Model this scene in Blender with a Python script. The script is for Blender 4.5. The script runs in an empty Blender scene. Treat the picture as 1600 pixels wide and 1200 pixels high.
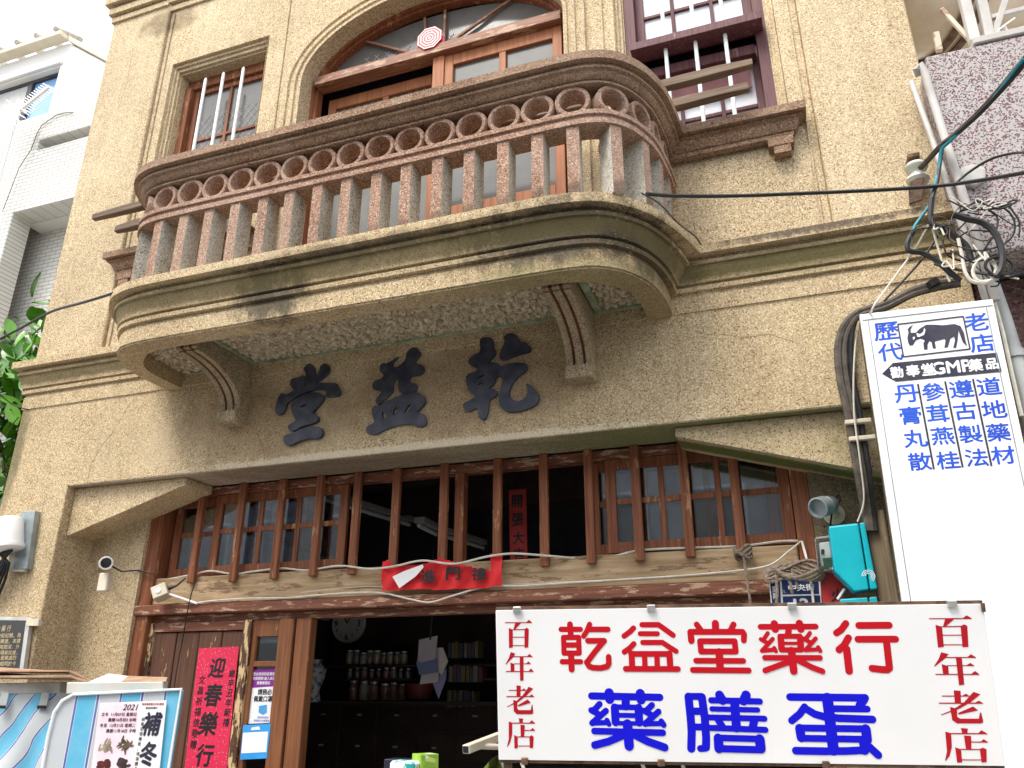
import bpy, bmesh, math, random
from mathutils import Vector, Matrix
from mathutils.geometry import tessellate_polygon
random.seed(7)
S = bpy.context.scene
COL = S.collection
# ------------------------------------------------------------ camera, sky, sun
CAM = Vector((0.0, -4.4, 1.6)); FPX = 1232.34
cd = bpy.data.cameras.new('camera'); cam = bpy.data.objects.new('camera', cd); COL.objects.link(cam)
cd.sensor_width = 36.0; cd.lens = FPX/1600*36.0; cd.clip_start = 0.05; cd.clip_end = 500
cam.location = CAM
cam.rotation_euler = (math.radians(90+21.089), 0.0, math.radians(19.414))
S.camera = cam
SUN_EL, SUN_AZ = 58.0, 205.0          # azimuth clockwise from +Y
w = bpy.data.worlds.new("World"); S.world = w; w.use_nodes = True
nt = w.node_tree; bg = nt.nodes['Background']
sky = nt.nodes.new('ShaderNodeTexSky'); sky.sky_type = 'NISHITA'; sky.sun_disc = False
sky.sun_elevation = math.radians(SUN_EL); sky.sun_rotation = math.radians(SUN_AZ)
sky.air_density = 1.0; sky.dust_density = 4.0; sky.ozone_density = 1.0
hs = nt.nodes.new('ShaderNodeMix'); hs.data_type = 'RGBA'; hs.inputs[0].default_value = 0.72      # thick white overcast over the clear sky
hs.inputs[7].default_value = (5.6, 5.65, 5.75, 1.0)
nt.links.new(sky.outputs[0], hs.inputs[6]); nt.links.new(hs.outputs[2], bg.inputs['Color'])
bg.inputs['Strength'].default_value = 0.15
sd = bpy.data.lights.new('sun', 'SUN'); so = bpy.data.objects.new('sun', sd); COL.objects.link(so)
sd.energy = 1.5; sd.angle = math.radians(24); sd.color = (1.0, 0.95, 0.87)
az, el = math.radians(SUN_AZ), math.radians(SUN_EL)
dirv = Vector((math.sin(az)*math.cos(el), math.cos(az)*math.cos(el), math.sin(el)))
so.rotation_euler = dirv.to_track_quat('Z', 'Y').to_euler()
S.view_settings.view_transform = 'Standard'; S.view_settings.look = 'None'
S.view_settings.exposure = 1.34; S.view_settings.gamma = 1.0
S.cycles.max_bounces = 8; S.cycles.transparent_max_bounces = 16

# ------------------------------------------------------------ helpers
RC = cam.rotation_euler.to_matrix()
def ray(u, v): return RC @ Vector(((u-800)/FPX, -(v-600)/FPX, -1.0))
def at(u, v, Y):
    d = ray(u, v); return CAM + d*((Y-CAM.y)/d.y)
def on_plane(u, v, o, n):
    d = ray(u, v); return CAM + d*((o-CAM).dot(n)/d.dot(n))
def lerp(a, b, t): return a+(b-a)*t

class MB:
    def __init__(self): self.v = []; self.f = []
    def add(self, vs, fs):
        b = len(self.v); self.v += [tuple(x) for x in vs]; self.f += [tuple(i+b for i in f) for f in fs]; return self
    def box(self, x0, x1, y0, y1, z0, z1):
        return self.add([(x0,y0,z0),(x1,y0,z0),(x1,y1,z0),(x0,y1,z0),(x0,y0,z1),(x1,y0,z1),(x1,y1,z1),(x0,y1,z1)],
            [(0,3,2,1),(4,5,6,7),(0,1,5,4),(1,2,6,5),(2,3,7,6),(3,0,4,7)])
    def obox(self, c, ax, ay, az):
        c=Vector(c); ax=Vector(ax); ay=Vector(ay); az=Vector(az)
        vs=[c+sx*ax+sy*ay+sz*az for sz in(-1,1) for sx,sy in((-1,-1),(1,-1),(1,1),(-1,1))]
        return self.add(vs,[(0,3,2,1),(4,5,6,7),(0,1,5,4),(1,2,6,5),(2,3,7,6),(3,0,4,7)])
    def beam(self, p, q, w_, h_, up=(0,0,1)):
        p=Vector(p); q=Vector(q); d=(q-p); L=d.length; d.normalize(); up=Vector(up)
        s=d.cross(up).normalized(); u=s.cross(d).normalized()
        return self.obox((p+q)/2, d*L/2, s*w_/2, u*h_/2)
    def tube(self, pts, r, n=8, closed=False, cap=True):
        pts=[Vector(p) for p in pts]; N=len(pts); rs=r if isinstance(r,(list,tuple)) else [r]*N
        rings=[]; prev=None
        for i,p in enumerate(pts):
            a=pts[i-1] if (i>0 or closed) else pts[i]; b=pts[(i+1)%N] if (i<N-1 or closed) else pts[i]
            d=(b-a)
            d = d.normalized() if d.length>1e-9 else Vector((0,0,1))
            if prev is None:
                prev=Vector((0,0,1)) if abs(d.z)<.9 else Vector((1,0,0))
            s=d.cross(prev); s = s.normalized() if s.length>1e-6 else d.orthogonal().normalized()
            u=s.cross(d).normalized(); prev=u
            rings.append([p+(s*math.cos(k*2*math.pi/n)+u*math.sin(k*2*math.pi/n))*rs[i] for k in range(n)])
        return self.loft(rings, True, closed, cap)
    def loft(self, rings, loop=True, closed=False, cap=False):
        n=len(rings[0]); vs=[p for r in rings for p in r]; fs=[]
        R_=len(rings)
        for i in range(R_ if closed else R_-1):
            j=(i+1)%R_
            for k in range(n if loop else n-1):
                l=(k+1)%n; fs.append((i*n+k,i*n+l,j*n+l,j*n+k))
        if cap and not closed: fs.append(tuple(range(n))[::-1]); fs.append(tuple((R_-1)*n+k for k in range(n)))
        return self.add(vs,fs)
    def lathe(self, prof, o, axis=(0,0,1), n=20):
        axis=Vector(axis).normalized(); s=axis.orthogonal().normalized(); u=axis.cross(s); o=Vector(o)
        rings=[[o+axis*z+(s*math.cos(k*2*math.pi/n)+u*math.sin(k*2*math.pi/n))*max(r,1e-4) for k in range(n)] for r,z in prof]
        return self.loft(rings, True, False, True)
    def plate(self, outer, holes, y0, y1):
        """polygon in (x,z) with holes, front at y0, going back to y1"""
        loops=[outer]+list(holes)
        tri=tessellate_polygon([[Vector((x,z,0)) for x,z in l] for l in loops])
        flat=[p for l in loops for p in l]; n=len(flat)
        vs=[(x,y0,z) for x,z in flat]+[(x,y1,z) for x,z in flat]; fs=[]
        for t in tri:
            a,b,c=[Vector((flat[i][0],flat[i][1],0)) for i in t]
            fs.append(tuple(t) if (b-a).cross(c-a).z>0 else tuple(t)[::-1]); 
        fs+=[tuple(i+n for i in f)[::-1] for f in fs]
        o=0
        for l in loops:
            m=len(l)
            for i in range(m):
                j=(i+1)%m; fs.append((o+i,o+i+n,o+j+n,o+j))
            o+=m
        return self.add(vs,fs)
    def slab(self, poly, vec, holes=()):
        """planar 3D polygon extruded by vec (poly = front)"""
        loops=[[Vector(p) for p in poly]]+[[Vector(p) for p in h] for h in holes]
        tri=tessellate_polygon(loops); flat=[p for l in loops for p in l]; n=len(flat); vec=Vector(vec)
        vs=flat+[p+vec for p in flat]; fs=[]
        for t in tri:
            a,b,c=[flat[i] for i in t]
            fs.append(tuple(t) if (b-a).cross(c-a).dot(vec)<0 else tuple(t)[::-1])
        fs+=[tuple(i+n for i in f)[::-1] for f in fs]
        o=0
        for l in loops:
            m=len(l)
            for i in range(m):
                j=(i+1)%m; fs.append((o+i,o+i+n,o+j+n,o+j))
            o+=m
        return self.add(vs,fs)
    def build(self, name, m, parent=None, bevel=0, smooth=False, seg=1):
        me=bpy.data.meshes.new(name); me.from_pydata([tuple(v) for v in self.v],[],self.f)
        bm=bmesh.new(); bm.from_mesh(me)
        bmesh.ops.recalc_face_normals(bm, faces=bm.faces)
        bm.to_mesh(me); bm.free()
        me.materials.append(m)
        if smooth:
            for p in me.polygons: p.use_smooth=True
            try: me.set_sharp_from_angle(angle=math.radians(38))
            except Exception: pass
        o=bpy.data.objects.new(name, me); COL.objects.link(o); attach(o,parent)
        if bevel:
            b=o.modifiers.new('bevel','BEVEL'); b.width=bevel; b.segments=seg; b.limit_method='ANGLE'; b.angle_limit=math.radians(35)
        return o
def wloc(o):
    v=Vector(o.location)
    while o.parent: o=o.parent; v+=Vector(o.location)
    return v
def attach(o, parent, world=None):
    t=Vector(world) if world is not None else Vector((0,0,0))
    if parent is not None:
        o.parent=parent; t=t-wloc(parent)
    o.location=t
def thing(name, label, cat, loc, group=None):
    o=bpy.data.objects.new(name,None); COL.objects.link(o); o.location=loc; o.empty_display_size=.1
    return tag(o,label,cat,group)
def tag(o, label, cat, group=None):
    o['label']=label; o['category']=cat
    if group: o['group']=group
    return o
def struct(o): o['kind']='structure'; return o
def inst(name, mesh, parent, M_):
    """another copy of a shared part mesh, placed by a world matrix without parent offset"""
    o=bpy.data.objects.new(name, mesh); COL.objects.link(o); o.parent=parent
    o.matrix_local=Matrix.Translation(-wloc(parent)) @ M_
    return o

# ------------------------------------------------------------ materials
class NB:
    def __init__(self, name):
        self.m=bpy.data.materials.new(name); self.m.use_nodes=True; self.t=self.m.node_tree
        self.b=self.t.nodes['Principled BSDF']; g=self.t.nodes.new('ShaderNodeNewGeometry'); self.pos=g.outputs['Position']; self.nrm=g.outputs['Normal']
    def new(self, t): return self.t.nodes.new(t)
    def link(self, a, b): self.t.links.new(a,b)
    def put(self, sock, v):
        if hasattr(v,'is_linked') or isinstance(v, bpy.types.NodeSocket): self.link(v,sock)
        else: sock.default_value=v
    def math(self, op, a, b=None, clamp=False):
        n=self.new('ShaderNodeMath'); n.operation=op; n.use_clamp=clamp; self.put(n.inputs[0],a)
        if b is not None: self.put(n.inputs[1],b)
        return n.outputs[0]
    def scaled(self, s):
        n=self.new('ShaderNodeVectorMath'); n.operation='MULTIPLY'; self.link(self.pos,n.inputs[0]); n.inputs[1].default_value=s if isinstance(s,tuple) else (s,s,s)
        return n.outputs[0]
    def noise(self, s, detail=3.0, rough=.55, off=0):
        n=self.new('ShaderNodeTexNoise'); n.inputs['Scale'].default_value=1.0; n.inputs['Detail'].default_value=detail; n.inputs['Roughness'].default_value=rough
        v=self.scaled(s)
        if off:
            a=self.new('ShaderNodeVectorMath'); a.operation='ADD'; self.link(v,a.inputs[0]); a.inputs[1].default_value=(off,off*1.7,off*.6); v=a.outputs[0]
        self.link(v,n.inputs['Vector']); return n.outputs['Fac']
    def vor(self, s, out='Color', rnd=1.0):
        n=self.new('ShaderNodeTexVoronoi'); n.inputs['Scale'].default_value=1.0; self.link(self.scaled(s),n.inputs['Vector']); n.inputs['Randomness'].default_value=rnd
        if out=='Color':
            sp=self.new('ShaderNodeSeparateColor'); self.link(n.outputs['Color'],sp.inputs[0]); return sp.outputs[0]
        return n.outputs[out]
    def ramp(self, fac, stops, interp='LINEAR'):
        n=self.new('ShaderNodeValToRGB'); self.link(fac,n.inputs[0]); e=n.color_ramp; e.interpolation=interp
        while len(e.elements)<len(stops): e.elements.new(.5)
        for el_,(p,c) in zip(e.elements,stops):
            el_.position=p; el_.color=(c,c,c,1) if isinstance(c,(int,float)) else (*c,1)
        return n.outputs[0]
    def mix(self, fac, a, b, mode='MIX'):
        n=self.new('ShaderNodeMix'); n.data_type='RGBA'; n.blend_type=mode
        self.put(n.inputs[0],fac)
        for s,v in((n.inputs[6],a),(n.inputs[7],b)):
            if isinstance(v,bpy.types.NodeSocket): self.link(v,s)
            else: s.default_value=(*v,1)
        return n.outputs[2]
    def xyz(self):
        n=self.new('ShaderNodeSeparateXYZ'); self.link(self.pos,n.inputs[0]); return n.outputs
    def blob(self, c, h):
        """soft ellipsoidal mask around c with half sizes h (a stain with its own place)"""
        o=self.xyz(); tot=None
        for k in range(3):
            if h[k] is None: continue
            d=self.math('DIVIDE',self.math('SUBTRACT',o[k],c[k]),h[k]); d=self.math('MULTIPLY',d,d)
            tot=d if tot is None else self.math('ADD',tot,d)
        return self.math('SUBTRACT',1.0,tot,True)
    def bump(self, h, strength=.4, dist=.01):
        n=self.new('ShaderNodeBump'); n.inputs['Strength'].default_value=strength; n.inputs['Distance'].default_value=dist
        self.link(h,n.inputs['Height']); self.link(n.outputs[0],self.b.inputs['Normal'])
    def done(self, col, rough=.8, metal=0, spec=.4):
        if isinstance(col,bpy.types.NodeSocket): self.link(col,self.b.inputs['Base Color'])
        else: self.b.inputs['Base Color'].default_value=(*col,1)
        self.put(self.b.inputs['Roughness'],rough); self.b.inputs['Metallic'].default_value=metal
        self.b.inputs['Specular IOR Level'].default_value=spec
        return self.m
def hx(s):
    c=[int(s[i:i+2],16)/255 for i in(0,2,4)]
    return tuple(x/12.92 if x<=.04045 else ((x+.055)/1.055)**2.4 for x in c)

def pebble(name, dark, mid, light, stains=(), grain=160, wear=.45, bump=.5):
    n=NB(name)
    g=n.vor(grain); g2=n.noise(grain*.75,2,.6)
    f=n.math('ADD',n.math('MULTIPLY',g,.55),n.math('MULTIPLY',g2,.5))
    c=n.ramp(f,[(.235,dark),(.40,mid),(.62,mid),(.84,light)])
    big=n.noise(1.1,5,.6); st=n.noise((5.5,5.5,.5),4,.6,3)
    k=n.math('MULTIPLY',n.ramp(big,[(.35,0.0),(.7,1.0)]),wear)
    c=n.mix(k,c,n.mix(.55,c,dark))
    k=n.math('MULTIPLY',n.ramp(st,[(.52,0.0),(.75,1.0)]),wear*.7)
    c=n.mix(k,c,n.mix(.5,c,light))
    sk=n.noise((17,17,.9),4,.65,21)
    c=n.mix(n.math('MULTIPLY',n.ramp(sk,[(.56,0.0),(.74,1.0)]),wear*.75),c,n.mix(.55,c,dark))
    pa=n.noise(.75,2,.4,31); c=n.mix(n.math('MULTIPLY',n.ramp(pa,[(.53,0.0),(.56,1.0)]),wear*.45),c,n.mix(.4,c,light))
    md=n.noise(9.0,4,.65,9)
    c=n.mix(n.math('MULTIPLY',n.ramp(md,[(.3,1.0),(.55,0.0)]),wear*.45),c,n.mix(.6,c,dark))
    for (cc,hh,colr,amt,sc,thr) in stains:
        m=n.blob(cc,hh); no=n.noise(sc,5,.7,cc[0]*3+cc[2])
        no2=n.noise(55,3,.7,cc[2]); m=n.ramp(n.math('ADD',n.math('ADD',n.math('MULTIPLY',m,.75),n.math('MULTIPLY',n.math('SUBTRACT',no,.5),1.1)),n.math('ADD',n.math('MULTIPLY',n.math('SUBTRACT',g,.5),.28),n.math('MULTIPLY',n.math('SUBTRACT',no2,.5),.5))),[(thr,0.0),(thr+.28,1.0)])
        c=n.mix(n.math('MULTIPLY',m,amt),c,colr)
    n.bump(f,bump,.006)
    return n.done(c,.9,0,.2)
def noisy(name, a, b, s=8, rough=.6, metal=0, bump=0, detail=4, lo=.35, hi=.65, spec=.4):
    n=NB(name); f=n.noise(s,detail,.6); c=n.ramp(f,[(lo,a),(hi,b)])
    if bump: n.bump(f,bump,.004)
    return n.done(c,rough,metal,spec)
def wood(name, a, b, axis='z', raw=None, amt=.5, thr=.56, rough=.6, fine=60, psc=None):
    n=NB(name); s={'z':(fine,fine,2.2),'x':(2.2,fine,fine),'y':(fine,2.2,fine)}[axis]
    f=n.noise(s,4,.65); c=n.ramp(f,[(.3,a),(.7,b)])
    big=n.noise(3.0,3,.5,5); c=n.mix(n.math('MULTIPLY',n.ramp(big,[(.4,0.0),(.7,1.0)]),.5),c,n.mix(.5,c,a))
    if raw is not None:
        ps=psc or {'z':(16,16,3.5),'x':(3.5,16,16),'y':(16,3.5,16)}[axis]
        p=n.noise(ps,6,.7,2); c=n.mix(n.math('MULTIPLY',n.ramp(p,[(thr,0.0),(thr+.03,1.0)]),amt),c,n.mix(f,raw,tuple(min(1,x*1.5) for x in raw)))
    n.bump(f,.35,.004)
    return n.done(c,rough,0,.35)

M={}
TAN_D,TAN_M,TAN_L=(.13,.085,.043),(.53,.405,.235),(.90,.77,.545)
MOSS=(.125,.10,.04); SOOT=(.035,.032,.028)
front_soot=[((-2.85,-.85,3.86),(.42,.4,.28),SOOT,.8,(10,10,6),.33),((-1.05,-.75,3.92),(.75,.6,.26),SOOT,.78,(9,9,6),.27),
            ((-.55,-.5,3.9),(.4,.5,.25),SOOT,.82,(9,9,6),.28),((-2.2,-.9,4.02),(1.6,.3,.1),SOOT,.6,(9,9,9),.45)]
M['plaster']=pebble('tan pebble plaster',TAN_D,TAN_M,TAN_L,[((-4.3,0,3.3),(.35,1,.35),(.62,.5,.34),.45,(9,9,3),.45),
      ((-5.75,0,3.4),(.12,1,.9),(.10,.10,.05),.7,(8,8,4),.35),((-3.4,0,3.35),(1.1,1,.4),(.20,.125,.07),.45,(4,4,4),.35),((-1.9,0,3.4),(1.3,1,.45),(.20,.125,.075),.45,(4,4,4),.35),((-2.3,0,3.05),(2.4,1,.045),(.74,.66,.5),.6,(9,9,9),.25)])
M['plaster_up']=pebble('tan pebble plaster upper',TAN_D,(.57,.445,.27),(.93,.81,.60),[((-5.1,0,7.6),(.5,1,.25),(.10,.075,.04),.6,(7,7,7),.4)])
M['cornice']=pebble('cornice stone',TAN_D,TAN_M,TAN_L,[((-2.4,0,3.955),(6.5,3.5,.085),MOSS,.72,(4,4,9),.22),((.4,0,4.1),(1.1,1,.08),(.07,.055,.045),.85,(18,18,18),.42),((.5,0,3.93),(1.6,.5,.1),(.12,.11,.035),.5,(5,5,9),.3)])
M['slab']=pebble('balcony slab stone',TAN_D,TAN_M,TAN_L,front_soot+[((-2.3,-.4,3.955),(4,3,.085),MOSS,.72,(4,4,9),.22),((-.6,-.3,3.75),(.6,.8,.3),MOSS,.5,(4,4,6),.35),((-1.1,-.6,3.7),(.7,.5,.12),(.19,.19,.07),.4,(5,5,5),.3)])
M['red_stone']=pebble('red washed terrazzo',(.11,.052,.032),(.38,.225,.155),(.66,.55,.45),[((-1,-.8,4.12),(2.5,1,.1),(.07,.06,.045),.6,(14,14,5),.35)],150,.6,.5)
M['console']=pebble('console plaster',(.12,.085,.05),(.42,.335,.21),(.68,.58,.42),[],140,.8)
M['grey_stone']=pebble('grey washed stone',(.12,.11,.09),(.52,.48,.40),(.82,.79,.72),[],130,.7,.4)
M['brown_stone']=pebble('brown washed terrazzo',(.08,.042,.026),(.30,.185,.115),(.54,.42,.32),[],150,.6,.5)
M['soffit']=pebble('lintel soffit plaster',(.17,.125,.085),(.46,.38,.28),(.62,.54,.42),[((-.5,.2,3.03),(1.5,.6,.2),(.16,.19,.06),.75,(3,9,3),.3),((-2.2,.2,3.03),(1.4,.4,.2),(.24,.23,.13),.5,(3,9,3),.4),((-3.0,.2,3.03),(1.4,.4,.2),(.16,.12,.09),.6,(2,11,3),.42)],90,.8)
M['brkt_right']=pebble('mossy bracket plaster',TAN_D,(.50,.40,.24),(.74,.64,.45),[((-.2,.22,2.85),(1.6,.11,.5),(.085,.115,.022),.9,(3,6,3),.12)])
M['rubble']=noisy('soffit rubble',(.36,.29,.20),(.70,.62,.46),22,.9,0,.3)
M['mortar_dark']=noisy('soffit mortar',(.12,.085,.05),(.22,.16,.09),10,.95)
M['trim_green']=noisy('faded green trim',(.22,.27,.16),(.42,.45,.32),14,.85)
M['ink']=noisy('weathered blue black paint',(.015,.020,.042),(.060,.064,.085),11,.42,0,.2)
M['groove_red']=noisy('dark red paint',(.10,.02,.014),(.17,.04,.03),9,.7)
M['wood_red']=wood('old red brown wood',(.12,.034,.017),(.34,.125,.050),'z',(.46,.27,.14),.55,.60)
M['wood_red_x']=wood('old red brown wood level',(.12,.04,.022),(.27,.105,.06),'x',(.44,.31,.2),.75,.55,.6,60,(7,38,38))
M['wood_orange']=wood('varnished orange wood',(.24,.075,.028),(.44,.18,.075),'z',None)
M['wood_orange_x']=wood('varnished orange wood level',(.30,.085,.03),(.50,.18,.07),'x',None)
M['wood_brown']=wood('worn brown varnish',(.13,.045,.018),(.29,.115,.045),'z',(.45,.28,.15),.7,.66)
M['wood_old']=wood('weathered window wood',(.16,.06,.035),(.36,.18,.11),'x',(.45,.32,.22),.6,.55)
M['wood_purple']=wood('maroon painted wood',(.07,.02,.025),(.17,.07,.075),'z',(.30,.2,.2),.4,.62)
M['wood_raw_x']=wood('raw weathered beam',(.28,.18,.095),(.58,.43,.26),'x',(.13,.08,.045),.75,.57,.85,38,(5,26,26))
M['wood_plank']=wood('peeling brown door plank',(.075,.032,.019),(.15,.066,.038),'z',(.42,.29,.15),1.0,.62,.6,60,(30,30,5))
M['wood_peel']=wood('peeling door stile',(.06,.026,.016),(.12,.055,.03),'z',(.48,.34,.18),1.0,.50,.6,60,(26,26,6))
M['wood_grey']=wood('grey weathered post',(.10,.075,.045),(.28,.21,.13),'z',(.5,.42,.3),.8,.64)
M['plank']=wood('weathered plank',(.075,.045,.028),(.22,.145,.085),'x',None)
M['white']=noisy('white paint',(.74,.74,.74),(.82,.82,.82),3,.5)
M['iron_white']=noisy('chipped pale bars',(.45,.55,.55),(.82,.86,.84),30,.5,0,0,4,.3,.45)
M['pane_dark']=noisy('dim window pane',(.11,.11,.105),(.17,.17,.16),2.2,.12,0,0,3,.3,.7,.6)
M['pane_mesh']=noisy('dim pane behind lattice',(.12,.12,.11),(.17,.17,.155),3,.25)
M['pane_white']=noisy('sky reflection white pane',(.80,.83,.86),(.86,.88,.9),2,.25)  # bright sky reflected in the glass, painted as a white base colour
M['pane_curtain']=noisy('maroon curtain',(.20,.075,.075),(.30,.14,.14),5,.7)
M['lattice']=noisy('pale wire',(.30,.30,.28),(.42,.42,.40),20,.5)
def glass(name, tint=(.8,.85,.9), f=.12):
    n=NB(name); t=n.t; tr=n.new('ShaderNodeBsdfTransparent'); tr.inputs[0].default_value=(*tint,1)
    gl=n.new('ShaderNodeBsdfGlossy'); gl.inputs['Roughness'].default_value=.03; gl.inputs[0].default_value=(.9,.92,.95,1)
    fr=n.new('ShaderNodeFresnel'); fr.inputs[0].default_value=1.5
    k=n.math('ADD',n.math('MULTIPLY',fr.outputs[0],.8),f,True)
    mx=n.new('ShaderNodeMixShader'); n.link(k,mx.inputs[0]); n.link(tr.outputs[0],mx.inputs[1]); n.link(gl.outputs[0],mx.inputs[2])
    n.link(mx.outputs[0],t.nodes['Material Output'].inputs[0]); return n.m
M['glass']=glass('shop window glass')
M['clear']=glass('clear plastic',(.85,.88,.86),.08)
M['red_paper']=noisy('red paper',(.56,.015,.045),(.66,.03,.07),40,.6)
M['red_cloth']=noisy('red cloth banner',(.55,.008,.012),(.68,.02,.025),6,.7)
M['red_dim']=noisy('dusty red banner',(.30,.02,.02),(.40,.04,.035),6,.8)
M['black']=noisy('black rubber',(.008,.008,.01),(.02,.02,.022),20,.5)
M['blackink']=noisy('black ink',(.006,.006,.008),(.012,.012,.014),20,.6)
M['grey_cable']=noisy('dusty grey cable',(.06,.05,.042),(.13,.11,.09),20,.7)
M['cream_cable']=noisy('cream cable',(.55,.52,.43),(.7,.67,.58),20,.6)
M['teal_cable']=noisy('teal cable',(.01,.18,.24),(.015,.25,.32),20,.5)
M['grey_pipe']=noisy('grey conduit',(.33,.35,.34),(.5,.52,.5),4,.5)
M['white_pipe']=noisy('white conduit',(.42,.40,.37),(.60,.58,.55),5,.5)
M['porcelain']=noisy('porcelain',(.55,.57,.5),(.68,.7,.62),6,.15)
M['rust']=noisy('rusty iron',(.06,.035,.022),(.20,.12,.075),18,.8)
M['steel']=noisy('galvanised steel',(.45,.45,.44),(.6,.6,.58),9,.35,.6)
M['ivory']=noisy('ivory plastic',(.52,.47,.36),(.66,.6,.48),6,.45)
M['grey_metal']=noisy('grey enamel',(.22,.26,.27),(.34,.38,.39),7,.35,.3)
M['teal']=noisy('teal enamel',(.0,.36,.45),(.008,.44,.52),3,.35)
M['teal_dark']=noisy('dark teal seam',(.0,.16,.2),(.0,.18,.22),3,.4)
M['sign_white']=noisy('white sign panel',(.80,.80,.80),(.85,.85,.85),1.5,.35)
M['sign_red']=noisy('red vinyl',(.50,.002,.010),(.54,.002,.013),2,.4)
M['sign_blue']=noisy('blue vinyl',(.001,.001,.60),(.002,.002,.66),2,.4)
M['sky_blue']=noisy('faded blue vinyl',(.008,.06,.50),(.015,.10,.62),2,.4)
M['serif_red']=noisy('deep red vinyl',(.42,.003,.012),(.47,.005,.016),2,.4)
M['navy']=noisy('navy vinyl',(.012,.015,.045),(.05,.045,.06),9,.4)
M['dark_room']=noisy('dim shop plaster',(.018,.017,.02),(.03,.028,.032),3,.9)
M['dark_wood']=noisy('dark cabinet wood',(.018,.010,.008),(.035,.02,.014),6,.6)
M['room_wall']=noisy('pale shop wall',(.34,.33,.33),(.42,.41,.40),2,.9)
M['leaf']=noisy('glossy green leaf',(.035,.14,.010),(.13,.34,.03),4,.3)
M['leaf_light']=noisy('young green leaf',(.10,.30,.02),(.18,.42,.05),4,.3)
M['bark']=noisy('bark',(.09,.06,.035),(.18,.13,.08),14,.9)
M['card']=noisy('cardboard',(.30,.18,.11),(.45,.30,.2),9,.85)
M['asphalt']=noisy('asphalt',(.09,.09,.09),(.14,.14,.135),30,.9,0,.3)
M['paving']=noisy('pavement',(.32,.31,.29),(.42,.41,.38),8,.85,0,.2)
# ------------------------------------------------------------ ground
struct(MB().box(-60,60,-60,-1.9,-.3,0).build('road', M['asphalt']))
struct(MB().box(-60,60,-1.9,30,-.25,.12).build('pavement', M['paving']))
# ------------------------------------------------------------ plan curves of the balcony
def resample(pts, n):
    P=[Vector((a,b,0)) for a,b in pts]; out=[]
    for i in range(len(P)-1):
        p0=P[max(i-1,0)]; p1=P[i]; p2=P[i+1]; p3=P[min(i+2,len(P)-1)]
        if i==0: p0=p1*2-p2
        for k in range(12):
            t=k/12; out.append(.5*((2*p1)+(-p0+p2)*t+(2*p0-5*p1+4*p2-p3)*t*t+(-p0+3*p1-3*p2+p3)*t**3))
    out.append(P[-1])
    L=[0]
    for i in range(1,len(out)): L.append(L[-1]+(out[i]-out[i-1]).length)
    res=[]
    for k in range(n):
        s=L[-1]*k/(n-1); j=max(i for i in range(len(L)) if L[i]<=s+1e-9); j=min(j,len(out)-2)
        t=(s-L[j])/max(L[j+1]-L[j],1e-9); res.append(out[j].lerp(out[j+1],t))
    return res
def plan(c, pts, n=48):
    h=resample(pts,n)
    return [(c-p.x,-p.y) for p in reversed(h[1:])]+[(c+p.x,-p.y) for p in h]
F=plan(-2.42,[(0,.905),(.7,.905),(1.2,.905),(1.41,.9),(1.57,.875),(1.73,.805),(1.906,.622),(2.01,.408),(2.085,.2),(2.125,0)])
G=plan(-2.42,[(0,.775),(.7,.775),(1.2,.775),(1.40,.772),(1.50,.765),(1.62,.735),(1.75,.63),(1.845,.45),(1.88,.25),(1.885,0)])
I_=plan(-2.42,[(0,.644),(.7,.644),(1.2,.644),(1.36,.642),(1.50,.615),(1.62,.535),(1.69,.46),(1.745,.35),(1.758,.15),(1.758,0)])
Rl=plan(-2.33,[(0,.965),(.7,.968),(1.2,.97),(1.45,.967),(1.58,.95),(1.71,.895),(1.834,.765),(1.93,.55),(1.97,.3),(1.985,.11),(1.985,0)])
def offset(c, d):
    out=[]
    for i,(x,y) in enumerate(c):
        a=Vector(c[max(i-1,0)]); b=Vector(c[min(i+1,len(c)-1)]); t=(b-a).normalized()
        nx,ny=t.y,-t.x                       # outward (away from the wall)
        out.append((x+nx*d, min(0.0,y+ny*d)))
    return out
def ringpts(c,z): return [(x,y,z) for x,y in c]
CORN=[(4.105,.107),(4.047,.107),(4.044,.048),(4.016,.046),(4.014,.072),(3.992,.070),(3.989,.058),(3.955,.050),(3.92,.038),(3.888,.034),(3.885,.012),(3.872,.012),(3.869,.028),(3.842,.026),(3.839,.002),(3.818,.004),(3.814,.010),(3.712,.010),(3.709,.001),(3.70,.001),(3.70,0)]
# ------------------------------------------------------------ the shop house
SH=thing('shop_house','old tan pebble dash shop house with a curved red stone balcony and three big characters','shop house',(-2.27,.2,.12))
XL,XR=-5.77,1.085
# upper wall
def arch(cx,a,z0,b,zb,n=28,grow=0):
    pts=[(cx-a-grow,zb)]+[(cx-(a+grow)*math.cos(math.pi*k/n),z0+(b+grow)*math.sin(math.pi*k/n)) for k in range(n+1)]+[(cx+a+grow,zb)]
    return pts
ARC=(-2.30,1.15,6.39,.67)
ah=arch(*ARC,4.13); 
UL=(-4.924,-3.864,4.99,7.045); UR=(-.765,.315,4.99,7.045)
rect=lambda r:[(r[0],r[2]),(r[1],r[2]),(r[1],r[3]),(r[0],r[3])]
up=MB().plate([(-5.07,4.09),(.46,4.09),(.46,8.6),(-5.07,8.6)],[ah,rect(UL),rect(UR)],.03,.30)
up.box(XL,-5.07,0,.30,4.09,8.6).box(.46,XR,0,.30,4.09,8.6)
up.box(XL,XL+.3,.30,6.0,0.0,8.6)                       # left flank going back
up.box(XR-.3,XR,.30,6.0,0.0,8.6).box(XL+.3,XR-.3,5.7,6.0,0,8.6)
up.box(XL+.3,XR-.3,.30,5.7,8.3,8.5)
up.build('upper_wall',M['plaster_up'],SH,.008)
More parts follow.
